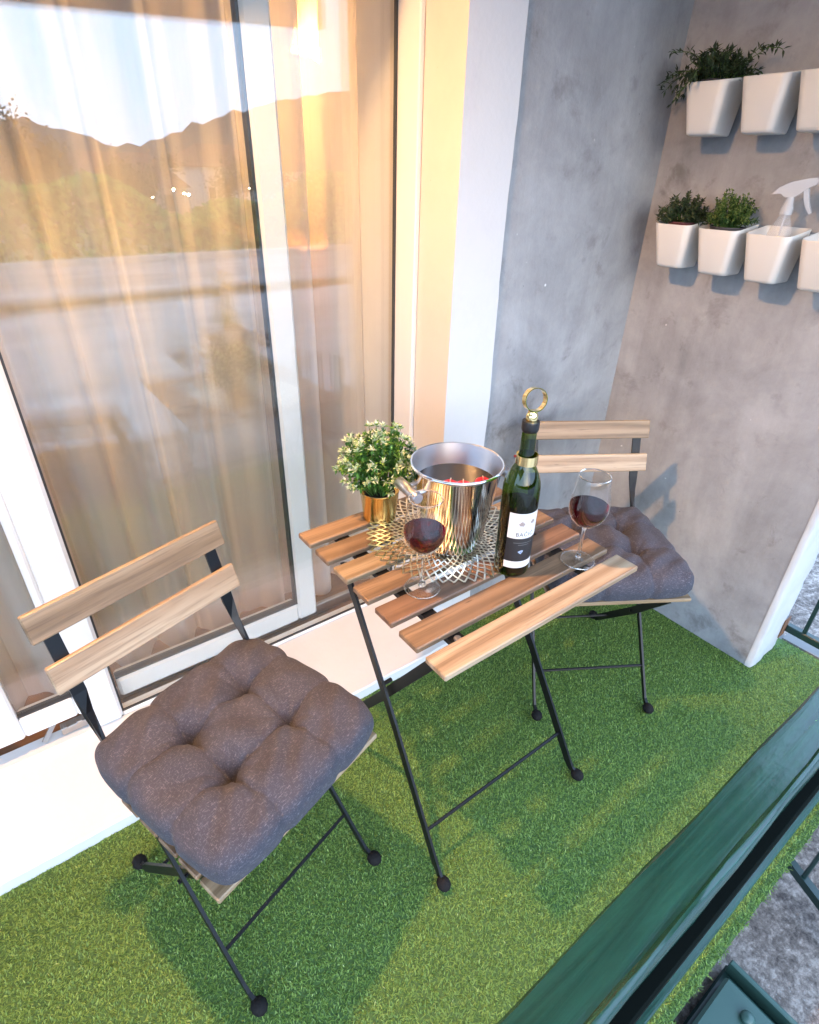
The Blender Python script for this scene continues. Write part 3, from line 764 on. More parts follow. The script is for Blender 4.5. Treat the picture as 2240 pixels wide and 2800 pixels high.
# ------------------------------------------------------------------ bistro table
TX, TY, TZ0 = .4484, -.7243, .70
tb = thing('bistro_table', 'folding bistro table with seven brown wooden slats on black steel legs', 'table', (TX, TY, 0))
SW, SP = .0575, .0803
tones = ['wood_a', 'wood_a', 'wood_c', 'wood_a', 'wood_b', 'wood_a', 'wood_d']
meshes = {}
def slat_mesh(L, w, th, mat, key):
    if key not in meshes:
        m = MB(); m.box(-L / 2, L / 2, -w / 2, w / 2, -th / 2, th / 2, b=.0022); o = m.build('slat', M[mat]); meshes[key] = o.data
        bpy.data.objects.remove(o)
    return meshes[key]
for i in range(7):
    y = .27 - SW / 2 - i * SP
    o = bpy.data.objects.new('slat', slat_mesh(.55, SW, .014, tones[i], 't' + tones[i])); COL.objects.link(o); o.parent = tb
    o.location = (0, y, TZ0 - .007)
for s_ in (-1, 1):
    m = MB(); m.bar((s_ * .188, -.245, TZ0 - .0205), (s_ * .188, .245, TZ0 - .0205), .030, .0125, (0, 0, 1)); m.build('support_bar', M['black'], tb)
    # front leg: from the back of the top to the front foot
    xt, xb = (-.234, -.240) if s_ < 0 else (.196, .232)
    pts = [(xt, .135, TZ0 - .02), (xt + (xb - xt) * .5, -.07, .35), (xb, -.247, .040), (xb, -.263, .022), (xb + .004 * s_, -.283, .012)]
    m = MB(); m.sweep(pts, [(.0030, .0115, (1, 0, 0))] * 3 + [(.0035, .009, (1, 0, 0))] * 2); lg = m.build('leg', M['black'], tb)
    m = MB(); m.sphere((xb + .003 * s_, -.284, .013), .0165, 10, 8, sc=(1, 1.15, .9)); m.build('foot_cap', M['rubber'], lg, smooth=True)
    xt2 = xt - s_ * .012; xb2 = xb - s_ * .012
    pts = [(xt2, -.215, TZ0 - .02), (xt2, .012, .35), (xb2, .235, .040), (xb2, .25, .022), (xb2, .27, .012)]
    m = MB(); m.sweep(pts, [(.0030, .0115, (1, 0, 0))] * 3 + [(.0035, .009, (1, 0, 0))] * 2); lg = m.build('leg', M['black'], tb)
    m = MB(); m.sphere((xb2, .27, .012), .0165, 10, 8, sc=(1, 1.15, .9)); m.build('foot_cap', M['rubber'], lg, smooth=True)
    m = MB(); m.tube([(xt + s_ * .006, -.02, .432), (xt - s_ * .024, -.02, .432)], .005, 8); m.build('pivot', M['black'], tb)
    m = MB(); m.lathe([(0, 0), (.008, 0), (.007, .003), (0, .004)], (s_ * .188, -.2 * 0 + (.27 - SW / 2 - 5.5 * SP), TZ0 - .0142), 10); m.build('screw', M['alu'], tb)
m = MB(); m.tube([(-.238, -.205, .112), (.226, -.205, .112)], .0045, 8); m.build('front_stretcher', M['black'], tb)
m = MB(); m.tube([(-.218, .20, .10), (.212, .20, .10)], .0045, 8); m.build('rear_stretcher', M['black'], tb)

# ------------------------------------------------------------------ folding chairs
def make_chair(label):
    ch = thing('folding_chair', label, 'chair', (0, 0, 0), 0, 'wooden folding chairs at the table')
    d = Vector((0, .060, -.19)).normalized()               # slope of the back posts
    for s_ in (-1, 1):
        xs = s_ * .163; xf = s_ * .1776
        pts = [(xs, -.219, .772), (xs, -.187, .67), (xs, -.172, .617), (xs + s_ * .002, -.160, .575), (xs + s_ * .003, -.13, .52), (xf, .180, .045), (xf, .196, .024), (xf, .222, .014)]
        sd = (1, 0, 0)
        secs = [(.0125, .0028, sd)] * 3 + [(.0085, .0045, (1, .5 * s_, 0)), (.0035, .0075, sd), (.0032, .0075, sd), (.0036, .007, sd), (.0042, .006, sd)]
        m = MB(); m.sweep(pts, secs); lg = m.build('long_leg', M['black'], ch)
        m = MB(); m.sphere((xf, .226, .014), .0165, 10, 8, sc=(1, 1.15, .9)); m.build('foot_cap', M['rubber'], lg, smooth=True)
        xr = s_ * .150; xq = s_ * .166
        pts = [(xr, .196, .428), (xr + s_ * .005, .05, .262), (xq, -.166, .042), (xq, -.182, .023), (xq, -.206, .014)]
        m = MB(); m.sweep(pts, [(.0035, .0115, sd)] * 3 + [(.004, .009, sd), (.0045, .0075, sd)]); lg = m.build('short_leg', M['black'], ch)
        m = MB(); m.sphere((xq, -.21, .014), .0165, 10, 8, sc=(1, 1.15, .9)); m.build('foot_cap', M['rubber'], lg, smooth=True)
        m = MB(); m.bar((s_ * .140, -.075, .4295), (s_ * .140, .205, .4295), .006, .017, (0, 0, 1)); m.build('seat_rail', M['black'], ch)
        m = MB(); m.tube([(s_ * .18, .035, .247), (s_ * .148, .035, .247)], .0045, 8); m.build('pivot', M['black'], ch)
    m = MB(); m.tube([(-.176, .138, .110), (.176, .138, .110)], .0042, 8); m.build('front_stretcher', M['black'], ch)
    m = MB(); m.tube([(-.163, -.105, .105), (.163, -.105, .105)], .0042, 8); m.build('rear_stretcher', M['black'], ch)
    for i in range(5):
        o = bpy.data.objects.new('seat_slat', slat_mesh(.39, .050, .012, 'wood_a' if i else 'wood_c', 's' + str(bool(i)))); COL.objects.link(o); o.parent = ch
        o.location = (0, .199 - i * .057, .4445)
    for zc, mk in ((.765, 'wood_a'), (.667, 'wood_d')):
        o = bpy.data.objects.new('back_slat', slat_mesh(.39, .055, .013, 'wood_c' if zc > .7 else 'wood_d', 'b' + mk)); COL.objects.link(o); o.parent = ch
        yc = -.226 + (.793 - zc) / .19 * .0597 + .0105
        o.location = (0, yc, zc); o.rotation_euler = (rad(90) + math.atan2(.060, .19), 0, 0)
    return ch
chair = make_chair('wooden slat folding chair in front of the sash, its back against the window')
chair2 = copy_tree(chair)
chair.location = (-.1288, -.7011, 0); chair.rotation_euler = (0, 0, rad(196.747))
chair2.location = (1.0109, -.7046, 0); chair2.rotation_euler = (0, 0, rad(-211.2671))
chair2['label'] = 'wooden slat folding chair in the corner behind the table, below the herb pots'

# tufted cushions
t = NT('grey_melange_fabric')
v = t.coord(rnd=True)
fa = t.noise(t.coord((130, 620, 400), rot=(0, 0, .5), rnd=True), 1.0, 3, 0.6); fb = t.noise(t.coord((620, 130, 400), rot=(0, 0, -.3), rnd=True), 1.0, 3, 0.6)
fm = t.math('MAXIMUM', t.ramp(fa, [(0.56, (0, 0, 0)), (0.72, (1, 1, 1))]), t.ramp(fb, [(0.58, (0, 0, 0)), (0.74, (1, 1, 1))]))
lo = t.noise(v, 14, 4)
base_c = t.mix(lo, (0.034, 0.033, 0.045), (0.052, 0.050, 0.066))
c = t.mix(t.math('MULTIPLY', fm, 0.6), base_c, (0.22, 0.212, 0.235))
M['fabric'] = t.done(t.pbsdf(color=c, rough=0.9, sheen=0.04, normal=t.bump(t.math('ADD', fa, fb), 0.25, 0.0015)))
def cushion_mesh():
    n = 150; r = np.random.default_rng(5)
    g = np.linspace(-1, 1, n); g = np.sign(g) * (1 - (1 - np.abs(g)) ** 1.35)
    U, Vv = np.meshgrid(g, g, indexing='ij')
    a, b = .200, .197
    wob = .035 * np.sin(3.1 * Vv + .6); wob2 = .035 * np.sin(2.7 * U + 1.1)
    bu = .345; bv = .31
    crease = np.zeros_like(U)
    for s_ in (-1, 1):
        du = U - s_ * bu - wob * (1 - np.exp(-((np.abs(Vv) - bv) / .12) ** 2)); dv = Vv - s_ * bv - wob2 * (1 - np.exp(-((np.abs(U) - bu) / .12) ** 2))
        Au = .26 + .74 * np.exp(-((np.abs(Vv) - bv) / .22) ** 2) + .15 * np.clip((np.abs(Vv) - .6) / .4, 0, 1)
        Av = .20 + .80 * np.exp(-((np.abs(U) - bu) / .22) ** 2) + .15 * np.clip((np.abs(U) - .6) / .4, 0, 1)
        crease += Au * (1.0 * np.exp(-np.abs(du) / .020) + .40 * np.exp(-(du / .12) ** 2)) + Av * (1.0 * np.exp(-np.abs(dv) / .020) + .40 * np.exp(-(dv / .12) ** 2))
    btn = np.zeros_like(U)
    for s1 in (-1, 1):
        for s2 in (-1, 1):
            rr2 = np.sqrt((U - s1 * bu) ** 2 + (Vv - s2 * bv) ** 2)
            btn += np.exp(-rr2 / .10)
            ang = np.arctan2(Vv - s2 * bv, U - s1 * bu)
            crease += .26 * np.exp(-rr2 / .17) * np.abs(np.sin(3.5 * ang + 1.3 * s1 + 2.1 * s2)) ** 6 + .16 * np.exp(-rr2 / .2) * np.abs(np.sin(5.5 * ang + 2.3 * s1 - 1.1 * s2)) ** 8
    edge = np.clip((1 - np.abs(U) ** 5) * (1 - np.abs(Vv) ** 5), 0, 1) ** .27
    smooth = .005 * np.sin(9 * U + 4 * Vv) * np.sin(7 * Vv - 3 * U + 1) + .0035 * np.sin(15 * U - 11 * Vv + 2 * np.sin(5 * Vv))
    top = .066 * edge - np.minimum(crease, 2.1) * (.0168 + .0022 * np.sin(2.1 * U + 1.7 * Vv + .6)) * edge ** .7 - .020 * btn + smooth * edge
    bot = -.030 * edge
    pin = np.zeros_like(U)
    for s_ in (-1, 1):
        pin += .006 * np.exp(-((Vv - s_ * bv) / .06) ** 2) * np.abs(U) ** 6 * np.sign(U)
    pinv = np.zeros_like(U)
    for s_ in (-1, 1):
        pinv += .006 * np.exp(-((U - s_ * bu) / .06) ** 2) * np.abs(Vv) ** 6 * np.sign(Vv)
    rc = 1 - .05 * (np.abs(U) ** 4) * (np.abs(Vv) ** 4) - .035 * np.abs(U) ** 6 * np.abs(Vv) ** 6
    X = a * U * rc - pin; Y = b * Vv * rc - pinv
    # side bulge
    vs = []; fs = []
    Z0 = .032
    idx_t = np.arange(n * n).reshape(n, n)
    T = np.stack([X, Y, Z0 + top], -1).reshape(-1, 3); B = np.stack([X * .985, Y * .985, Z0 - .004 + bot], -1).reshape(-1, 3)
    vs = np.concatenate([T, B])
    for i in range(n - 1):
        for j in range(n - 1):
            p, q, r_, s_ = idx_t[i, j], idx_t[i + 1, j], idx_t[i + 1, j + 1], idx_t[i, j + 1]
            fs.append((p, q, r_, s_)); fs.append(tuple(k + n * n for k in (s_, r_, q, p)))
    ring = [idx_t[i, 0] for i in range(n)] + [idx_t[n - 1, j] for j in range(1, n)] + [idx_t[i, n - 1] for i in range(n - 2, -1, -1)] + [idx_t[0, j] for j in range(n - 2, 0, -1)]
    L = len(ring)
    for k in range(L):
        p, q = ring[k], ring[(k + 1) % L]
        fs.append((q, p, p + n * n, q + n * n))
    return vs, fs, [(s1 * bu * a, s2 * bv * b) for s1 in (-1, 1) for s2 in (-1, 1)]
cv, cfc, cbt = cushion_mesh()
def cushion(chair_loc, rz, oy, label, tw=0.0):
    c_, s_ = math.cos(rz), math.sin(rz)
    loc = (chair_loc[0] - s_ * oy, chair_loc[1] + c_ * oy, .4515)
    o = thing('seat_cushion', label, 'cushion', loc, rz + tw, 'tufted grey seat cushions')
    return o
cu1 = cushion((-.1288, -.7011), rad(196.747), .046, 'warm grey tufted cushion on the near chair, its four buttons in full view', rad(1.5))
m = MB(); m.add(cv.tolist(), cfc); m.build('padding', M['fabric'], cu1, smooth=True)
for (x, y) in cbt:
    k = int(np.argmin((cv[:150 * 150, 0] - x) ** 2 + (cv[:150 * 150, 1] - y) ** 2))
    m = MB(); m.sphere((x, y, cv[k, 2] + .001), .0052, 8, 6, sc=(1, 1, .5)); m.build('button', M['fabric'], cu1, smooth=True)
cu2 = copy_tree(cu1)
c2, s2 = math.cos(rad(-211.2671)), math.sin(rad(-211.2671))
cu2.location = (1.0109 - s2 * .046, -.7046 + c2 * .046, .4515); cu2.rotation_euler = (0, 0, rad(-211.2671 + 180))
cu2['label'] = 'bluish grey tufted cushion on the corner chair, partly hidden by the table'

# ------------------------------------------------------------------ things on the table
ZT = TZ0 + .0006
M['gold'] = (lambda t: t.done(t.pbsdf(color=(0.86, 0.60, 0.22), metal=1.0, rough=t.math('ADD', t.math('MULTIPLY', t.noise(t.coord((1, 1, 30)), 30, 3), .15), .14))))(NT('brushed_gold'))
M['gold_bright'] = plain('polished_gold', (0.95, 0.72, 0.33), 0.10, 1.0)
M['gold_mat'] = plain('gold_foil_vinyl', (0.86, 0.78, 0.62), 0.28, 1.0)
M['steel'] = plain('polished_steel', (0.74, 0.74, 0.75), 0.07, 1.0)
M['steel_in'] = (lambda t: t.done(t.pbsdf(color=(0.60, 0.60, 0.62), metal=1.0, rough=t.math('ADD', t.math('MULTIPLY', t.noise(t.coord((1, 1, 60)), 40, 3), .2), .22))))(NT('brushed_steel'))

# openwork placemat
pmx, pmy = .455, -.655
m = MB(); NR = 52
rads = [.030]
while rads[-1] < .170: rads.append(rads[-1] + max(.0075, rads[-1] * 2 * PI / NR * .78))
def pm_pt(i, k):
    r = rads[i] * (1 + .006 * math.sin(5 * k * 2 * PI / NR)); a = (k + (i % 2) * .5) * 2 * PI / NR
    return Vector((pmx + r * math.cos(a), pmy + r * math.sin(a), ZT + .0012 + .0016 * math.sin(i * 1.7 + k * .9)))
for i in range(len(rads) - 1):
    for k in range(NR):
        p = pm_pt(i, k)
        q1 = pm_pt(i + 1, k if i % 2 == 0 else k + 1); q0 = pm_pt(i + 1, k - 1 if i % 2 == 0 else k)
        w = .0018 + .0115 * rads[i]
        m.bar(p, q1, w, .0013); m.bar(p, q0, w, .0013)
for k in range(NR): m.bar(pm_pt(0, k), pm_pt(0, k + 1), .003, .0013)
m.lathe([(0, 0), (.031, 0), (.031, .0012), (0, .0012)], (pmx, pmy, ZT + .0004), 40)
tag(m.build('placemat', M['gold_mat']), 'round gold openwork placemat of leaf shaped cells under the ice bucket', 'placemat')
ZP = ZT + .0035

# steel ice bucket
bx, by = .440, -.692
bk = thing('ice_bucket', 'polished steel ice bucket filled with dark water on the gold placemat', 'ice bucket', (bx, by, ZP))
m = MB(); m.lathe([(0, .0), (.056, .0), (.0625, .004), (.066, .012), (.0965, .197), (.0985, .199), (.1005, .2015), (.1005, .2045), (.0985, .2065), (.0955, .2055)], (bx, by, ZP), 72); m.build('outer_shell', M['steel'], bk, True, smooth=True, angle=50)
m = MB(); m.lathe([(.0955, .2055), (.0945, .199), (.0655, .020), (.060, .010), (0, .009)], (bx, by, ZP), 72); m.build('inner_shell', M['steel_in'], bk, True, smooth=True)
hang = rad(-160)
for s_, ang in ((1, rad(172)), (1, rad(-8))):
    hx, hy = math.cos(ang), math.sin(ang); tx_, ty_ = -hy, hx
    r_h = .116; zh = ZP + .165
    m = MB()
    c0 = Vector((bx + hx * r_h, by + hy * r_h, zh)); L_ = .042; T = Vector((tx_, ty_, 0))
    m.tube([c0 - T * L_, c0 - T * (L_ - .002), c0 + T * (L_ - .002), c0 + T * L_], [.0105, .0122, .0122, .0105], 18)
    m.tube([c0 - T * .018, Vector((bx + hx * .088, by + hy * .088, zh)) - T * .018], .005, 8); m.tube([c0 + T * .018, Vector((bx + hx * .088, by + hy * .088, zh)) + T * .018], .005, 8)
    m.build('handle', M['steel_in'], bk, True, smooth=True, angle=40)
M['water'] = (lambda t: t.done(t.pbsdf(color=(0.03, 0.028, 0.026), rough=0.02, spec=0.6)))(NT('dark_water'))
m = MB(); m.lathe([(0, .158), (.0885, .158)], (bx, by, ZP), 64); m.build('water', M['water'], bk, True)
M['red_wax'] = plain('red_wax', (0.50, 0.012, 0.03), 0.35, sss=0.0)
M['wick'] = plain('white_wick', (0.8, 0.78, 0.74), 0.8)
for k, (cx, cy, lb) in enumerate([(.414, -.703, 'red floating candle at the front of the water in the ice bucket'), (.4345, -.723, 'darker pink floating candle with a white wick beside the front one'), (.481, -.734, 'small red floating candle near the right rim of the ice bucket')]):
    o = thing('floating_candle', lb, 'candle', (cx, cy, ZP + .158), k, 'red candles floating in the bucket')
    m = MB(); m.lathe([(0, -.008), (.013, -.006), (.0185, .002), (.0175, .008), (.012, .0115), (.006, .0095), (0, .009)], (0, 0, 0), 22)
    m.build('wax', M['red_wax'], o, smooth=True)
    m = MB(); m.tube([(0, 0, .009), (.001, .001, .016), (.003, .001, .020)], .0011, 6); m.build('wick', M['wick'], o)

# potted flowering plant
px0, py0 = .372, -.500
pp = thing('potted_plant', 'small artificial plant with white flower tips in a gold pot on the table', 'plant', (px0, py0, ZT))
m = MB(); m.lathe([(0, 0), (.0395, 0), (.0405, .003), (.0400, .006), (.0470, .074), (.0482, .076), (.0478, .078), (.0460, .077), (.0455, .070), (0, .066)], (px0, py0, ZT), 48); m.build('pot', M['gold'], pp, True, smooth=True, angle=50)
M['leaf_g'] = leaf_mat('plant_leaves', [(0, (0.025, 0.10, 0.015)), (0.5, (0.07, 0.20, 0.028)), (1.0, (0.15, 0.33, 0.055))], 0.4, .2)
M['leaf_w'] = leaf_mat('plant_white_tips', [(0, (0.42, 0.58, 0.26)), (0.5, (0.66, 0.76, 0.54)), (1.0, (0.80, 0.84, 0.76))], 0.5, .25)
M['stem'] = plain('plant_stem', (0.06, 0.13, 0.02), 0.6)
def leaf(m, p, d, L, w, mi, cup=.25):
    d = Vector(d).normalized(); s_ = d.cross(Vector((0, 0, 1)))
    if s_.length < .05: s_ = d.cross(Vector((1, 0, 0)))
    s_.normalize(); n_ = s_.cross(d)
    p = Vector(p)
    vs = [p, p + d * L * .45 + s_ * w / 2 + n_ * w * cup, p + d * L - n_ * L * .06, p + d * L * .45 - s_ * w / 2 + n_ * w * cup]
    m.add(vs, [(0, 1, 2), (0, 2, 3)], mi)
def rdir(rng):
    v_ = Vector(rng.normal(size=3)); return v_.normalized()
def bush(parent, base, mats, n, rx, rz, zc, leafL, leafW, rng, tipL=0, tipn=0, spread=.62, levels=5, mi_tip=1):
    """sprigs from base to a dome; whorls of leaves along each sprig; tip clusters"""
    mg, mt, ms = MB(), MB(), MB()
    b0 = Vector(base)
    for k in range(n):
        u = rng.uniform(0, 1); th = k * 2.39996 + rng.normal(0, .25)
        el = math.acos(1 - u * 1.12) if u < .99 else 1.7
        el = min(el, 1.75)
        rr_ = rng.uniform(.72, 1.06)
        tip = b0 + Vector((rx * rr_ * math.sin(el) * math.cos(th), rx * rr_ * math.sin(el) * math.sin(th), zc + rz * rr_ * math.cos(el)))
        st = b0 + Vector((rx * .3 * math.cos(th) * rng.uniform(0, 1), rx * .3 * math.sin(th) * rng.uniform(0, 1), 0))
        mid = st.lerp(tip, .5) + Vector((0, 0, rz * .12))
        ms.tube([st, mid, tip], [.0011, .0009, .0006], 4, cap=False)
        dd = (tip - mid).normalized()
        for j in range(levels):
            s_ = .45 + .55 * j / (levels - 1)
            p = st.lerp(mid, s_ * 2) if s_ < .5 else mid.lerp(tip, s_ * 2 - 1)
            for q in range(4):
                a = dd * .55 + rdir(rng) * .9
                leaf(mg, p, a, leafL * rng.uniform(.7, 1.25), leafW * rng.uniform(.8, 1.2), 0)
        if tipn and rng.uniform() < .85:
            for q in range(tipn):
                a = dd * 1.0 + rdir(rng) * .85
                leaf(mt, tip, a, tipL * rng.uniform(.7, 1.2), tipL * .42, 0)
                
    tag(ms.build('stems', M['stem'], parent, True), kind='stuff')
    tag(mg.build('foliage', mats[0], parent, True), kind='stuff')
    if mt.f: tag(mt.build('flower_tips', mats[1], parent, True), kind='stuff')
rp = np.random.default_rng(21)
bush(pp, (px0, py0, ZT + .068), (M['leaf_g'], M['leaf_w']), 150, .096, .105, .060, .0135, .0078, rp, .0145, 11)
M['soil'] = plain('dark_soil', (0.03, 0.022, 0.018), 0.95)
m = MB(); m.lathe([(0, .071), (.0452, .069)], (px0, py0, ZT), 30); m.build('soil', M['soil'], pp, True)

# wine bottle
wx, wy = .487, -.835
wb = thing('wine_bottle', 'open green bottle of red wine with a gold collar and ring stopper', 'bottle', (wx, wy, ZT))
M['bottle'] = thin_glass('green_bottle_glass', 0.045, (0.30, 0.42, 0.075))
prof_o = [(0, .004), (.020, .003), (.032, 0), (.0355, .002), (.0372, .008), (.0375, .19), (.0370, .203), (.0345, .217), (.0295, .231), (.0235, .243), (.0185, .253), (.0160, .266), (.0148, .285), (.0142, .318), (.0142, .325)]
m = MB(); m.lathe(prof_o, (wx, wy, ZT), 56); m.build('glass', M['bottle'], wb, True, smooth=True)
M['wine_dark'] = (lambda t: t.done(t.pbsdf(color=(0.010, 0.004, 0.006), rough=0.05)))(NT('wine_in_bottle'))
m = MB(); m.lathe([(0, .006), (.030, .006), (.0345, .010), (.0362, .02), (.0362, .166), (0, .166)], (wx, wy, ZT), 48); m.build('wine', M['wine_dark'], wb, True, smooth=True, angle=40)
m = MB(); m.lathe([(.0146, .318), (.0163, .321), (.0168, .325), (.0168, .337), (.0160, .339), (0, .339)], (wx, wy, ZT), 32); m.build('cap', plain('black_cap', (0.01, 0.01, 0.011), 0.3), wb, True, smooth=True, angle=40)
m = MB(); m.lathe([(.0205, .252), (.0218, .252), (.0218, .271), (.0205, .271), (.0205, .252)], (wx + .0018, wy - .001, ZT), 40)
col_ = m.build('gold_collar', M['gold_bright'], wb, True, smooth=True, angle=40)
ca = rad(-140 - 82)
m = MB(); m.sphere((wx + .0018 + .0228 * math.cos(ca), wy - .001 + .0228 * math.sin(ca), ZT + .264), .0027, 10, 8); m.build('collar_knob', plain('red_enamel', (0.16, 0.01, 0.012), 0.2), col_, True, smooth=True)
stp = MB(); stp.lathe([(0, .3385), (.0105, .3385), (.0110, .341), (.0110, .350), (.0095, .352), (.0085, .358), (0, .358)], (wx + .001, wy, ZT), 28)
stp = stp.build('stopper', M['gold_bright'], wb, True, smooth=True, angle=40)
ax_ = Vector((math.cos(rad(-112)), math.sin(rad(-112)), .18)).normalized()
sx_ = ax_.cross(Vector((0, 0, 1))).normalized(); up_ = sx_.cross(ax_)
cc = Vector((wx + .002, wy, ZT + .3795)); m = MB(); n_ = 44; vs = []; fs = []
for k in range(n_):
    a = 2 * PI * k / n_; rad_d = sx_ * math.cos(a) + up_ * math.sin(a)
    for (r_, h_) in ((.0205, -.007), (.0222, -.007), (.0222, .007), (.0205, .007)): vs.append(cc + rad_d * r_ + ax_ * h_)
for k in range(n_):
    for q in range(4): fs.append((4 * k + q, 4 * k + (q + 1) % 4, 4 * ((k + 1) % n_) + (q + 1) % 4, 4 * ((k + 1) % n_) + q))
m.add(vs, fs); m.build('ring', M['gold_bright'], stp, True, smooth=True, angle=40)
# label: paper wrapped on the glass
LA0, LA1 = rad(-164), rad(-38)
M['label_white'] = plain('label_paper', (0.74, 0.70, 0.66), 0.6)
M['label_black'] = plain('label_black_print', (0.018, 0.018, 0.020), 0.45)
lab = MB(); lab.lathe([(.0378, .0990), (.0378, .1575)], (wx, wy, ZT), 30, a0=LA0, a1=LA1); lab = lab.build('label', M['label_white'], wb, True, smooth=True)
m = MB(); m.lathe([(.0378, .0425), (.0378, .0990)], (wx, wy, ZT), 30, a0=LA0, a1=LA1); m.build('black_panel', M['label_black'], lab, True, smooth=True)
m = MB(); m.lathe([(.0378, .0260), (.0378, .0425)], (wx, wy, ZT), 30, a0=LA0, a1=LA1); m.build('cream_band', M['label_white'], lab, True, smooth=True)
def wrap_text(txt, size, ang, z, mat, name):
    cu_ = bpy.data.curves.new(name, 'FONT'); cu_.body = txt; cu_.size = size; cu_.align_x = 'CENTER'; cu_.space_character = 1.12
    to = bpy.data.objects.new(name, cu_); COL.objects.link(to)
    dg = bpy.context.evaluated_depsgraph_get()
    me_ = bpy.data.meshes.new_from_object(to.evaluated_get(dg))
    m = MB()
    R_ = .03795
    m.add([(wx + R_ * math.cos(ang + v.co.x / R_), wy + R_ * math.sin(ang + v.co.x / R_), z + v.co.y) for v in me_.vertices], [tuple(p.vertices) for p in me_.polygons])
    bpy.data.objects.remove(to)
    return m.build(name, mat, lab, True)
M['ink'] = plain('black_ink', (0.008, 0.008, 0.008), 0.5)
M['ink_grey'] = plain('grey_ink', (0.16, 0.16, 0.16), 0.5)
wrap_text('BAČIĆ', .0125, rad(-108), ZT + .1045, M['ink'], 'lettering')
for zz, wd in ((.088, .022), (.083, .012)):
    m = MB(); m.lathe([(.03795, zz), (.03795, zz + .0011)], (wx, wy, ZT), 10, a0=rad(-108) - wd / .038, a1=rad(-108) + wd / .038); m.build('small_print', M['ink_grey'], lab, True)
def wrap_poly(pts, ang, z, mat, name):
    R_ = .03797; m = MB()
    m.add([(wx + R_ * math.cos(ang + x / R_), wy + R_ * math.sin(ang + x / R_), ZT + z + y) for (x, y) in pts], [tuple(range(len(pts)))])
    m.build(name, mat, lab, True)
M['leaf_print'] = plain('grey_leaf_print', (0.36, 0.28, 0.25), 0.6)
vine = []
for k in range(20):
    a = 2 * PI * k / 20 + PI / 2
    r_ = [.0072, .0052, .0068, .0044, .0062][k % 5] if k not in (9, 10, 11) else .0042
    vine.append((r_ * math.cos(a), r_ * math.sin(a)))
wrap_poly(vine, rad(-122), .1330, M['leaf_print'], 'leaf_print')
wrap_poly([(x * .9, y * .9) for x, y in vine], rad(-86), .1365, M['leaf_print'], 'leaf_print')
wrap_poly([(-.0058, .001), (.0008, .0042), (.0056, .0040), (.0050, .0002), (.001, -.0048), (-.002, -.0022)], rad(-116), .0660, plain('blue_emblem', (0.42, 0.50, 0.66), 0.4), 'emblem')
wrap_poly([(-.0025, .0002), (.0014, .0026), (.0036, .0010), (.0006, -.0026)], rad(-116), .0660, plain('blue_emblem_dark', (0.10, 0.16, 0.32), 0.4), 'emblem_core')

# wine glasses
M['glass'] = thin_glass('wine_glass', 0.045, (0.985, 0.99, 0.985))
t = NT('clear_glass'); M['solid_glass'] = t.done(t.pbsdf(color=(1, 1, 1), rough=0.0, trans=1.0, ior=1.47))
t = NT('red_wine'); M['wine'] = t.done(t.pbsdf(color=(0.13, 0.003, 0.006), rough=0.0, trans=1.0, ior=1.12))
def wine_glass(x, y, label, lv, tilt):
    gl = thing('wine_glass', label, 'wine glass', (x, y, ZT), 0, 'glasses of red wine on the table')
    m = MB(); m.lathe([(0, .0008), (.0345, .0008), (.0365, .0014), (.0350, .0026), (.018, .0050), (.008, .0085), (.0055, .012)], (0, 0, 0), 48); m.build('foot', M['glass'], gl, smooth=True)
    m = MB(); m.lathe([(.0085, .0065), (.0062, .0125), (.0046, .018), (.0037, .030), (.0034, .060), (.0037, .078), (.0052, .088), (.0080, .0925)], (0, 0, 0), 20); m.sphere((0, 0, .0135), .0066, 14, 8, sc=(1, 1, .8)); m.build('stem', M['solid_glass'], gl, smooth=True)
    bowl = [(0, .0905), (.010, .0915), (.022, .0975), (.033, .109), (.0395, .122), (.0422, .136), (.0415, .150), (.0388, .168), (.0352, .190), (.0322, .2105)]
    inn = [(r - .0010, z + (.0008 if r < .02 else 0)) for r, z in bowl if r > 0]
    m = MB(); m.lathe(bowl + [(.0318, .2112), (.0312, .2105)] + inn[::-1][1:], (0, 0, 0), 56); m.build('bowl', M['glass'], gl, smooth=True)
    wi = [(0, .0935)] + [(r - .0018, z + .0012) for r, z in bowl if .005 < r and z < lv - .002]
    re = np.interp(lv, [z for r, z in bowl], [r for r, z in bowl]) - .0016
    m = MB(); m.lathe(wi + [(re, lv), (0, lv - .0006)], (0, 0, 0), 48); m.build('wine', M['wine'], gl, smooth=True, angle=40)
    m = MB(); m.lathe([(.0311, .2100), (.0316, .2115), (.0325, .2115), (.0328, .2100), (.0322, .2092), (.0313, .2092), (.0311, .21)], (0, 0, 0), 56); m.build('rim', M['solid_glass'], gl, smooth=True)
    m = MB(); m.lathe([(.0352, .0010), (.0368, .0006), (.0374, .0016), (.0366, .0025), (.0352, .0024), (.0352, .0010)], (0, 0, 0), 56); m.build('foot_rim', M['solid_glass'], gl, smooth=True)
    return gl
wine_glass(.287, -.781, 'glass of red wine in front of the ice bucket', .143, 0)
wine_glass(.629, -.902, 'glass of red wine at the right end of the table before the corner chair', .143, 0)

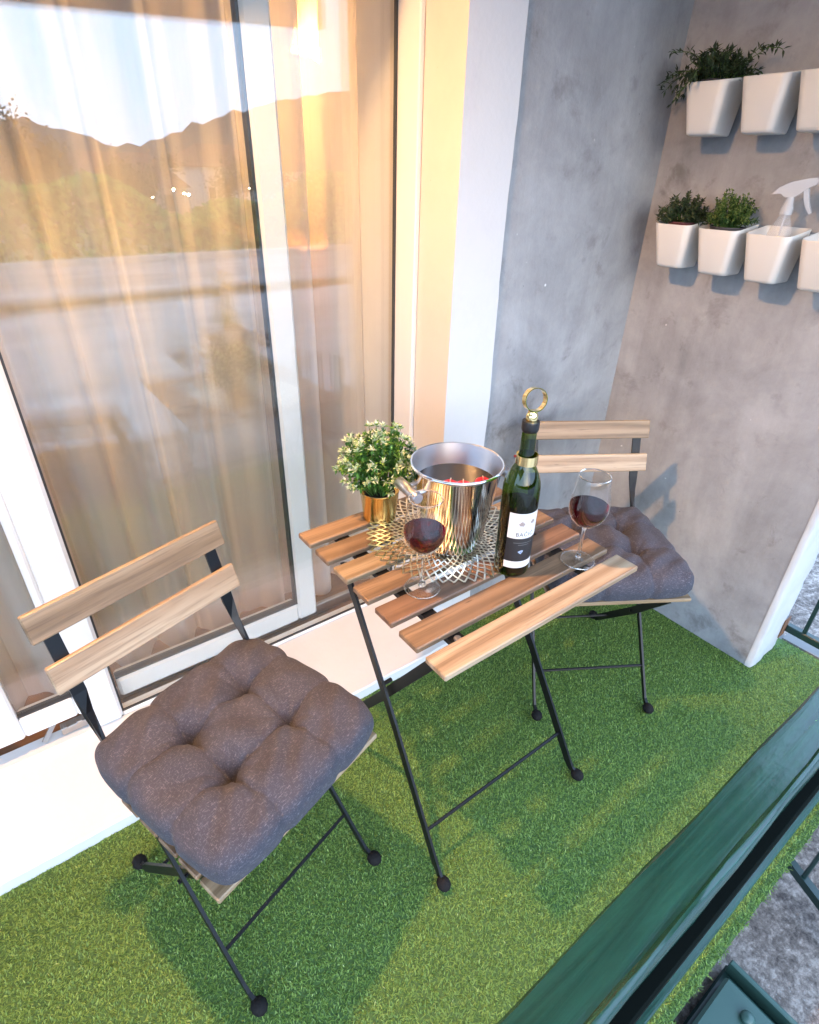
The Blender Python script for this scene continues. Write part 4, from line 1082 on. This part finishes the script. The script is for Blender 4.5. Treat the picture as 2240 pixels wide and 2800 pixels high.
# ------------------------------------------------------------------ wall planters on the side wall
M['planter'] = (lambda t: t.done(t.pbsdf(color=(0.64, 0.64, 0.615), rough=0.36)))(NT('white_plastic'))
def planter_mesh():
    """rounded tapered open box, local: back at x=0 (wall side), front at x=-d"""
    d, wt, wb_, h = .116, .114, .082, .112
    def ring(wd, dp, x_off, z, r, n=6):
        hw = wd / 2; pts = []
        x0, x1 = -dp + x_off, x_off * 5
        for (cx, cy, a0) in ((x0 + r, -hw + r, 180), (x1 - r * .4, -hw + r * .4, 270), (x1 - r * .4, hw - r * .4, 0), (x0 + r, hw - r, 90)):
            rr2 = r if cx < -d / 2 else r * .4
            for k in range(n + 1):
                a = rad(a0 + 90 * k / n); pts.append((cx + rr2 * math.cos(a), cy + rr2 * math.sin(a), z))
        return pts
    spec = [(wb_ * .86, d * .70, 0, 0.000, .014), (wb_ * .97, d * .765, 0, .003, .016), (wb_, d * .79, 0, .009, .017), (wt, d, 0, h, .020), (wt - .002, d - .001, 0, h + .002, .020),
            (wt - .007, d - .004, -.0005, h, .018), (wb_ - .006, d * .78 - .004, -.0005, .012, .015)]
    V, F = [], []
    R_ = None
    for s_ in spec:
        p = ring(*s_[:2], s_[2], s_[3], s_[4]); R_ = len(p)
        V += [(x, y, z + (.016 * (x + d) / d if z > .05 else 0)) for (x, y, z) in p]
    for i in range(len(spec) - 1):
        for k in range(R_): F.append((i * R_ + k, i * R_ + (k + 1) % R_, (i + 1) * R_ + (k + 1) % R_, (i + 1) * R_ + k))
    F.append(tuple(range(R_))[::-1]); F.append(tuple((len(spec) - 1) * R_ + k for k in range(R_)))
    return V, F, R_
PV, PF, PR = planter_mesh()
XW = SX - .016
first = None
spots = [(-.492, 1.203, 'white planter holding a reddish inner pot, lower row nearest the corner'),
         (-.625, 1.200, 'white planter with a bright green herb, second in the lower row'),
         (-.757, 1.198, 'white planter holding the clear spray bottle'),
         (-.893, 1.196, 'white planter cut by the photo edge in the lower row'),
         (-.492, 1.528, 'white planter with the dark trailing herb in the upper row'),
         (-.640, 1.530, 'empty white planter next to the trailing herb, upper row'),
         (-.772, 1.532, 'empty white planter at the photo edge of the upper row')]
for (y, z, lb) in spots:
    if first is None:
        m = MB(); m.add(PV, PF); o = m.build('wall_planter', M['planter'], smooth=True, angle=60); first = o
    else:
        o = first.copy(); COL.objects.link(o)
    o.location = (XW, y, z); o.rotation_euler = (0, 0, 0)
    tag(o, lb, 'planter', 'white planters hanging on the wall')
for z, lb in ((1.306, 'white hanging rail behind the lower row of planters'), (1.636, 'white hanging rail behind the upper row of planters')):
    r = thing('planter_rail', lb, 'rail', (SX, -.7, z), 0, 'rails for the planters')
    m = MB(); m.box(SX - .014, SX - .0095, -1.0, -.435, z - .006, z + .010, b=.0015); m.build('bar', M['planter'], r, True)
    for yy in (-.46, -.7, -.97):
        m = MB(); m.box(SX - .0094, SX - .0005, yy - .008, yy + .008, z - .005, z + .008); m.build('bracket', M['planter'], r, True)
M['herb_dark'] = leaf_mat('dark_herb', [(0, (0.012, 0.026, 0.010)), (0.6, (0.025, 0.05, 0.018)), (1.0, (0.06, 0.09, 0.035))], 0.55, .15)
M['herb_mid'] = leaf_mat('grey_green_herb', [(0, (0.02, 0.038, 0.014)), (0.6, (0.045, 0.07, 0.03)), (1.0, (0.11, 0.14, 0.07))], 0.55, .15)
M['herb_bright'] = leaf_mat('bright_herb', [(0, (0.02, 0.06, 0.012)), (0.55, (0.07, 0.15, 0.03)), (1.0, (0.30, 0.38, 0.12))], 0.45, .2)
M['redpot'] = plain('dark_red_pot', (0.13, 0.035, 0.04), 0.6)
M['blackpot'] = plain('dark_grey_pot', (0.05, 0.048, 0.055), 0.6)
def herb(y, z, name, lb, matl, potm, n, rx, rz, zc, L, W, seed, trail=0):
    rg = np.random.default_rng(seed)
    xc = XW - .058
    o = thing(name, lb, 'herb', (xc, y, z + .02), 0, 'potted herbs in the planters')
    m = MB(); m.lathe([(0, .012), (.030, .012), (.0435, .116), (.0455, .117), (.0455, .120), (.0425, .120), (.041, .106), (0, .104)], (xc, y, z), 28); m.build('inner_pot', potm, o, True, smooth=True, angle=40)
    m = MB(); m.lathe([(0, .108), (.0412, .1065)], (xc, y, z), 20); m.build('soil', M['soil'], o, True)
    bush(o, (xc, y, z + .107), (matl, matl), n, rx, rz, zc, L, W, rg, 0, 0, levels=6)
    if trail:
        m = MB(); ms = MB()
        for k in range(trail):
            a = rg.uniform(0, 2 * PI); p = Vector((xc + .03 * math.cos(a), y + .03 * math.sin(a), z + .115))
            vel = Vector((math.cos(a) * .5, math.sin(a), rg.uniform(.4, 1.5))) * .012
            pts = [p.copy()]
            for q in range(9):
                p = p + vel + Vector(rg.normal(size=3)) * .002; vel = vel + Vector((0, 0, -.0026)); pts.append(p.copy())
                for w_ in range(3): leaf(m, p, rdir(rg) + vel * 40, L * rg.uniform(.8, 1.3), W, 0)
            ms.tube(pts, .0008, 4, cap=False)
        tag(m.build('trailing_shoots', matl, o, True), kind='stuff'); tag(ms.build('trailing_stems', M['stem'], o, True), kind='stuff')
herb(-.492, 1.203, 'herb_plant', 'dark grey green herb in a reddish pot, lower row', M['herb_mid'], M['redpot'], 70, .075, .060, .020, .013, .006, 31)
herb(-.625, 1.200, 'herb_plant', 'bushy bright green herb beside the spray bottle', M['herb_bright'], M['blackpot'], 110, .062, .070, .028, .0095, .0055, 32)
herb(-.492, 1.528, 'herb_plant', 'dark trailing herb spilling over the upper planter', M['herb_dark'], M['blackpot'], 60, .085, .062, .025, .017, .006, 33, trail=16)

# clear spray bottle standing in the third planter
sx0, sy0, sz0 = XW - .060, -.762, 1.198 + .0135
t = NT('clear_plastic'); M['clear_plastic'] = t.done(t.node('ShaderNodeMixShader', {0: 0.22, 1: t.node('ShaderNodeBsdfTransparent', {'Color': (0.96, 0.97, 0.98, 1)}), 2: t.pbsdf(color=(0.72, 0.75, 0.78), rough=0.12)}))
t = NT('milky_plastic'); M['milky'] = t.done(t.node('ShaderNodeMixShader', {0: 0.55, 1: t.pbsdf(color=(0.70, 0.73, 0.76), rough=0.2), 2: t.node('ShaderNodeBsdfTransparent', {'Color': (0.95, 0.96, 0.97, 1)})}))
sp = thing('spray_bottle', 'transparent plastic spray bottle standing in the third lower planter', 'spray bottle', (sx0, sy0, sz0))
m = MB(); m.lathe([(0, 0), (.026, 0), (.029, .004), (.029, .085), (.027, .105), (.020, .128), (.0125, .142), (.0115, .150)], (sx0, sy0, sz0), 32); m.build('body', M['clear_plastic'], sp, True, smooth=True)
m = MB(); m.lathe([(.0128, .146), (.0145, .147), (.0145, .162), (.0120, .166), (.0095, .180), (.0085, .190), (0, .190)], (sx0, sy0, sz0), 24); m.build('neck_collar', M['milky'], sp, True, smooth=True, angle=35)
def extrude(pts, th, mat, name):
    m = MB(); n_ = len(pts)
    dirv = Vector((.18, -.98, 0)).normalized(); nv = Vector((dirv.y, -dirv.x, 0))
    P0 = Vector((sx0, sy0, sz0))
    vs = [P0 + dirv * a + Vector((0, 0, b)) - nv * th / 2 for (a, b) in pts] + [P0 + dirv * a + Vector((0, 0, b)) + nv * th / 2 for (a, b) in pts]
    fs = [tuple(range(n_))[::-1], tuple(range(n_, 2 * n_))] + [(k, (k + 1) % n_, n_ + (k + 1) % n_, n_ + k) for k in range(n_)]
    m.add(vs, fs); return m.build(name, mat, sp, True)
extrude([(-.042, .190), (-.030, .205), (-.005, .218), (.030, .226), (.046, .228), (.050, .222), (.048, .214), (.036, .208), (.022, .196), (.010, .186), (-.012, .184), (-.022, .192)], .019, M['milky'], 'spray_head')
extrude([(.024, .202), (.034, .206), (.040, .186), (.047, .168), (.056, .154), (.052, .150), (.040, .164), (.030, .182)], .011, M['milky'], 'trigger')
m = MB(); m.tube([(sx0, sy0, sz0 + .19), (sx0, sy0, sz0 + .01)], .0022, 6); m.build('dip_tube', M['milky'], sp, True)
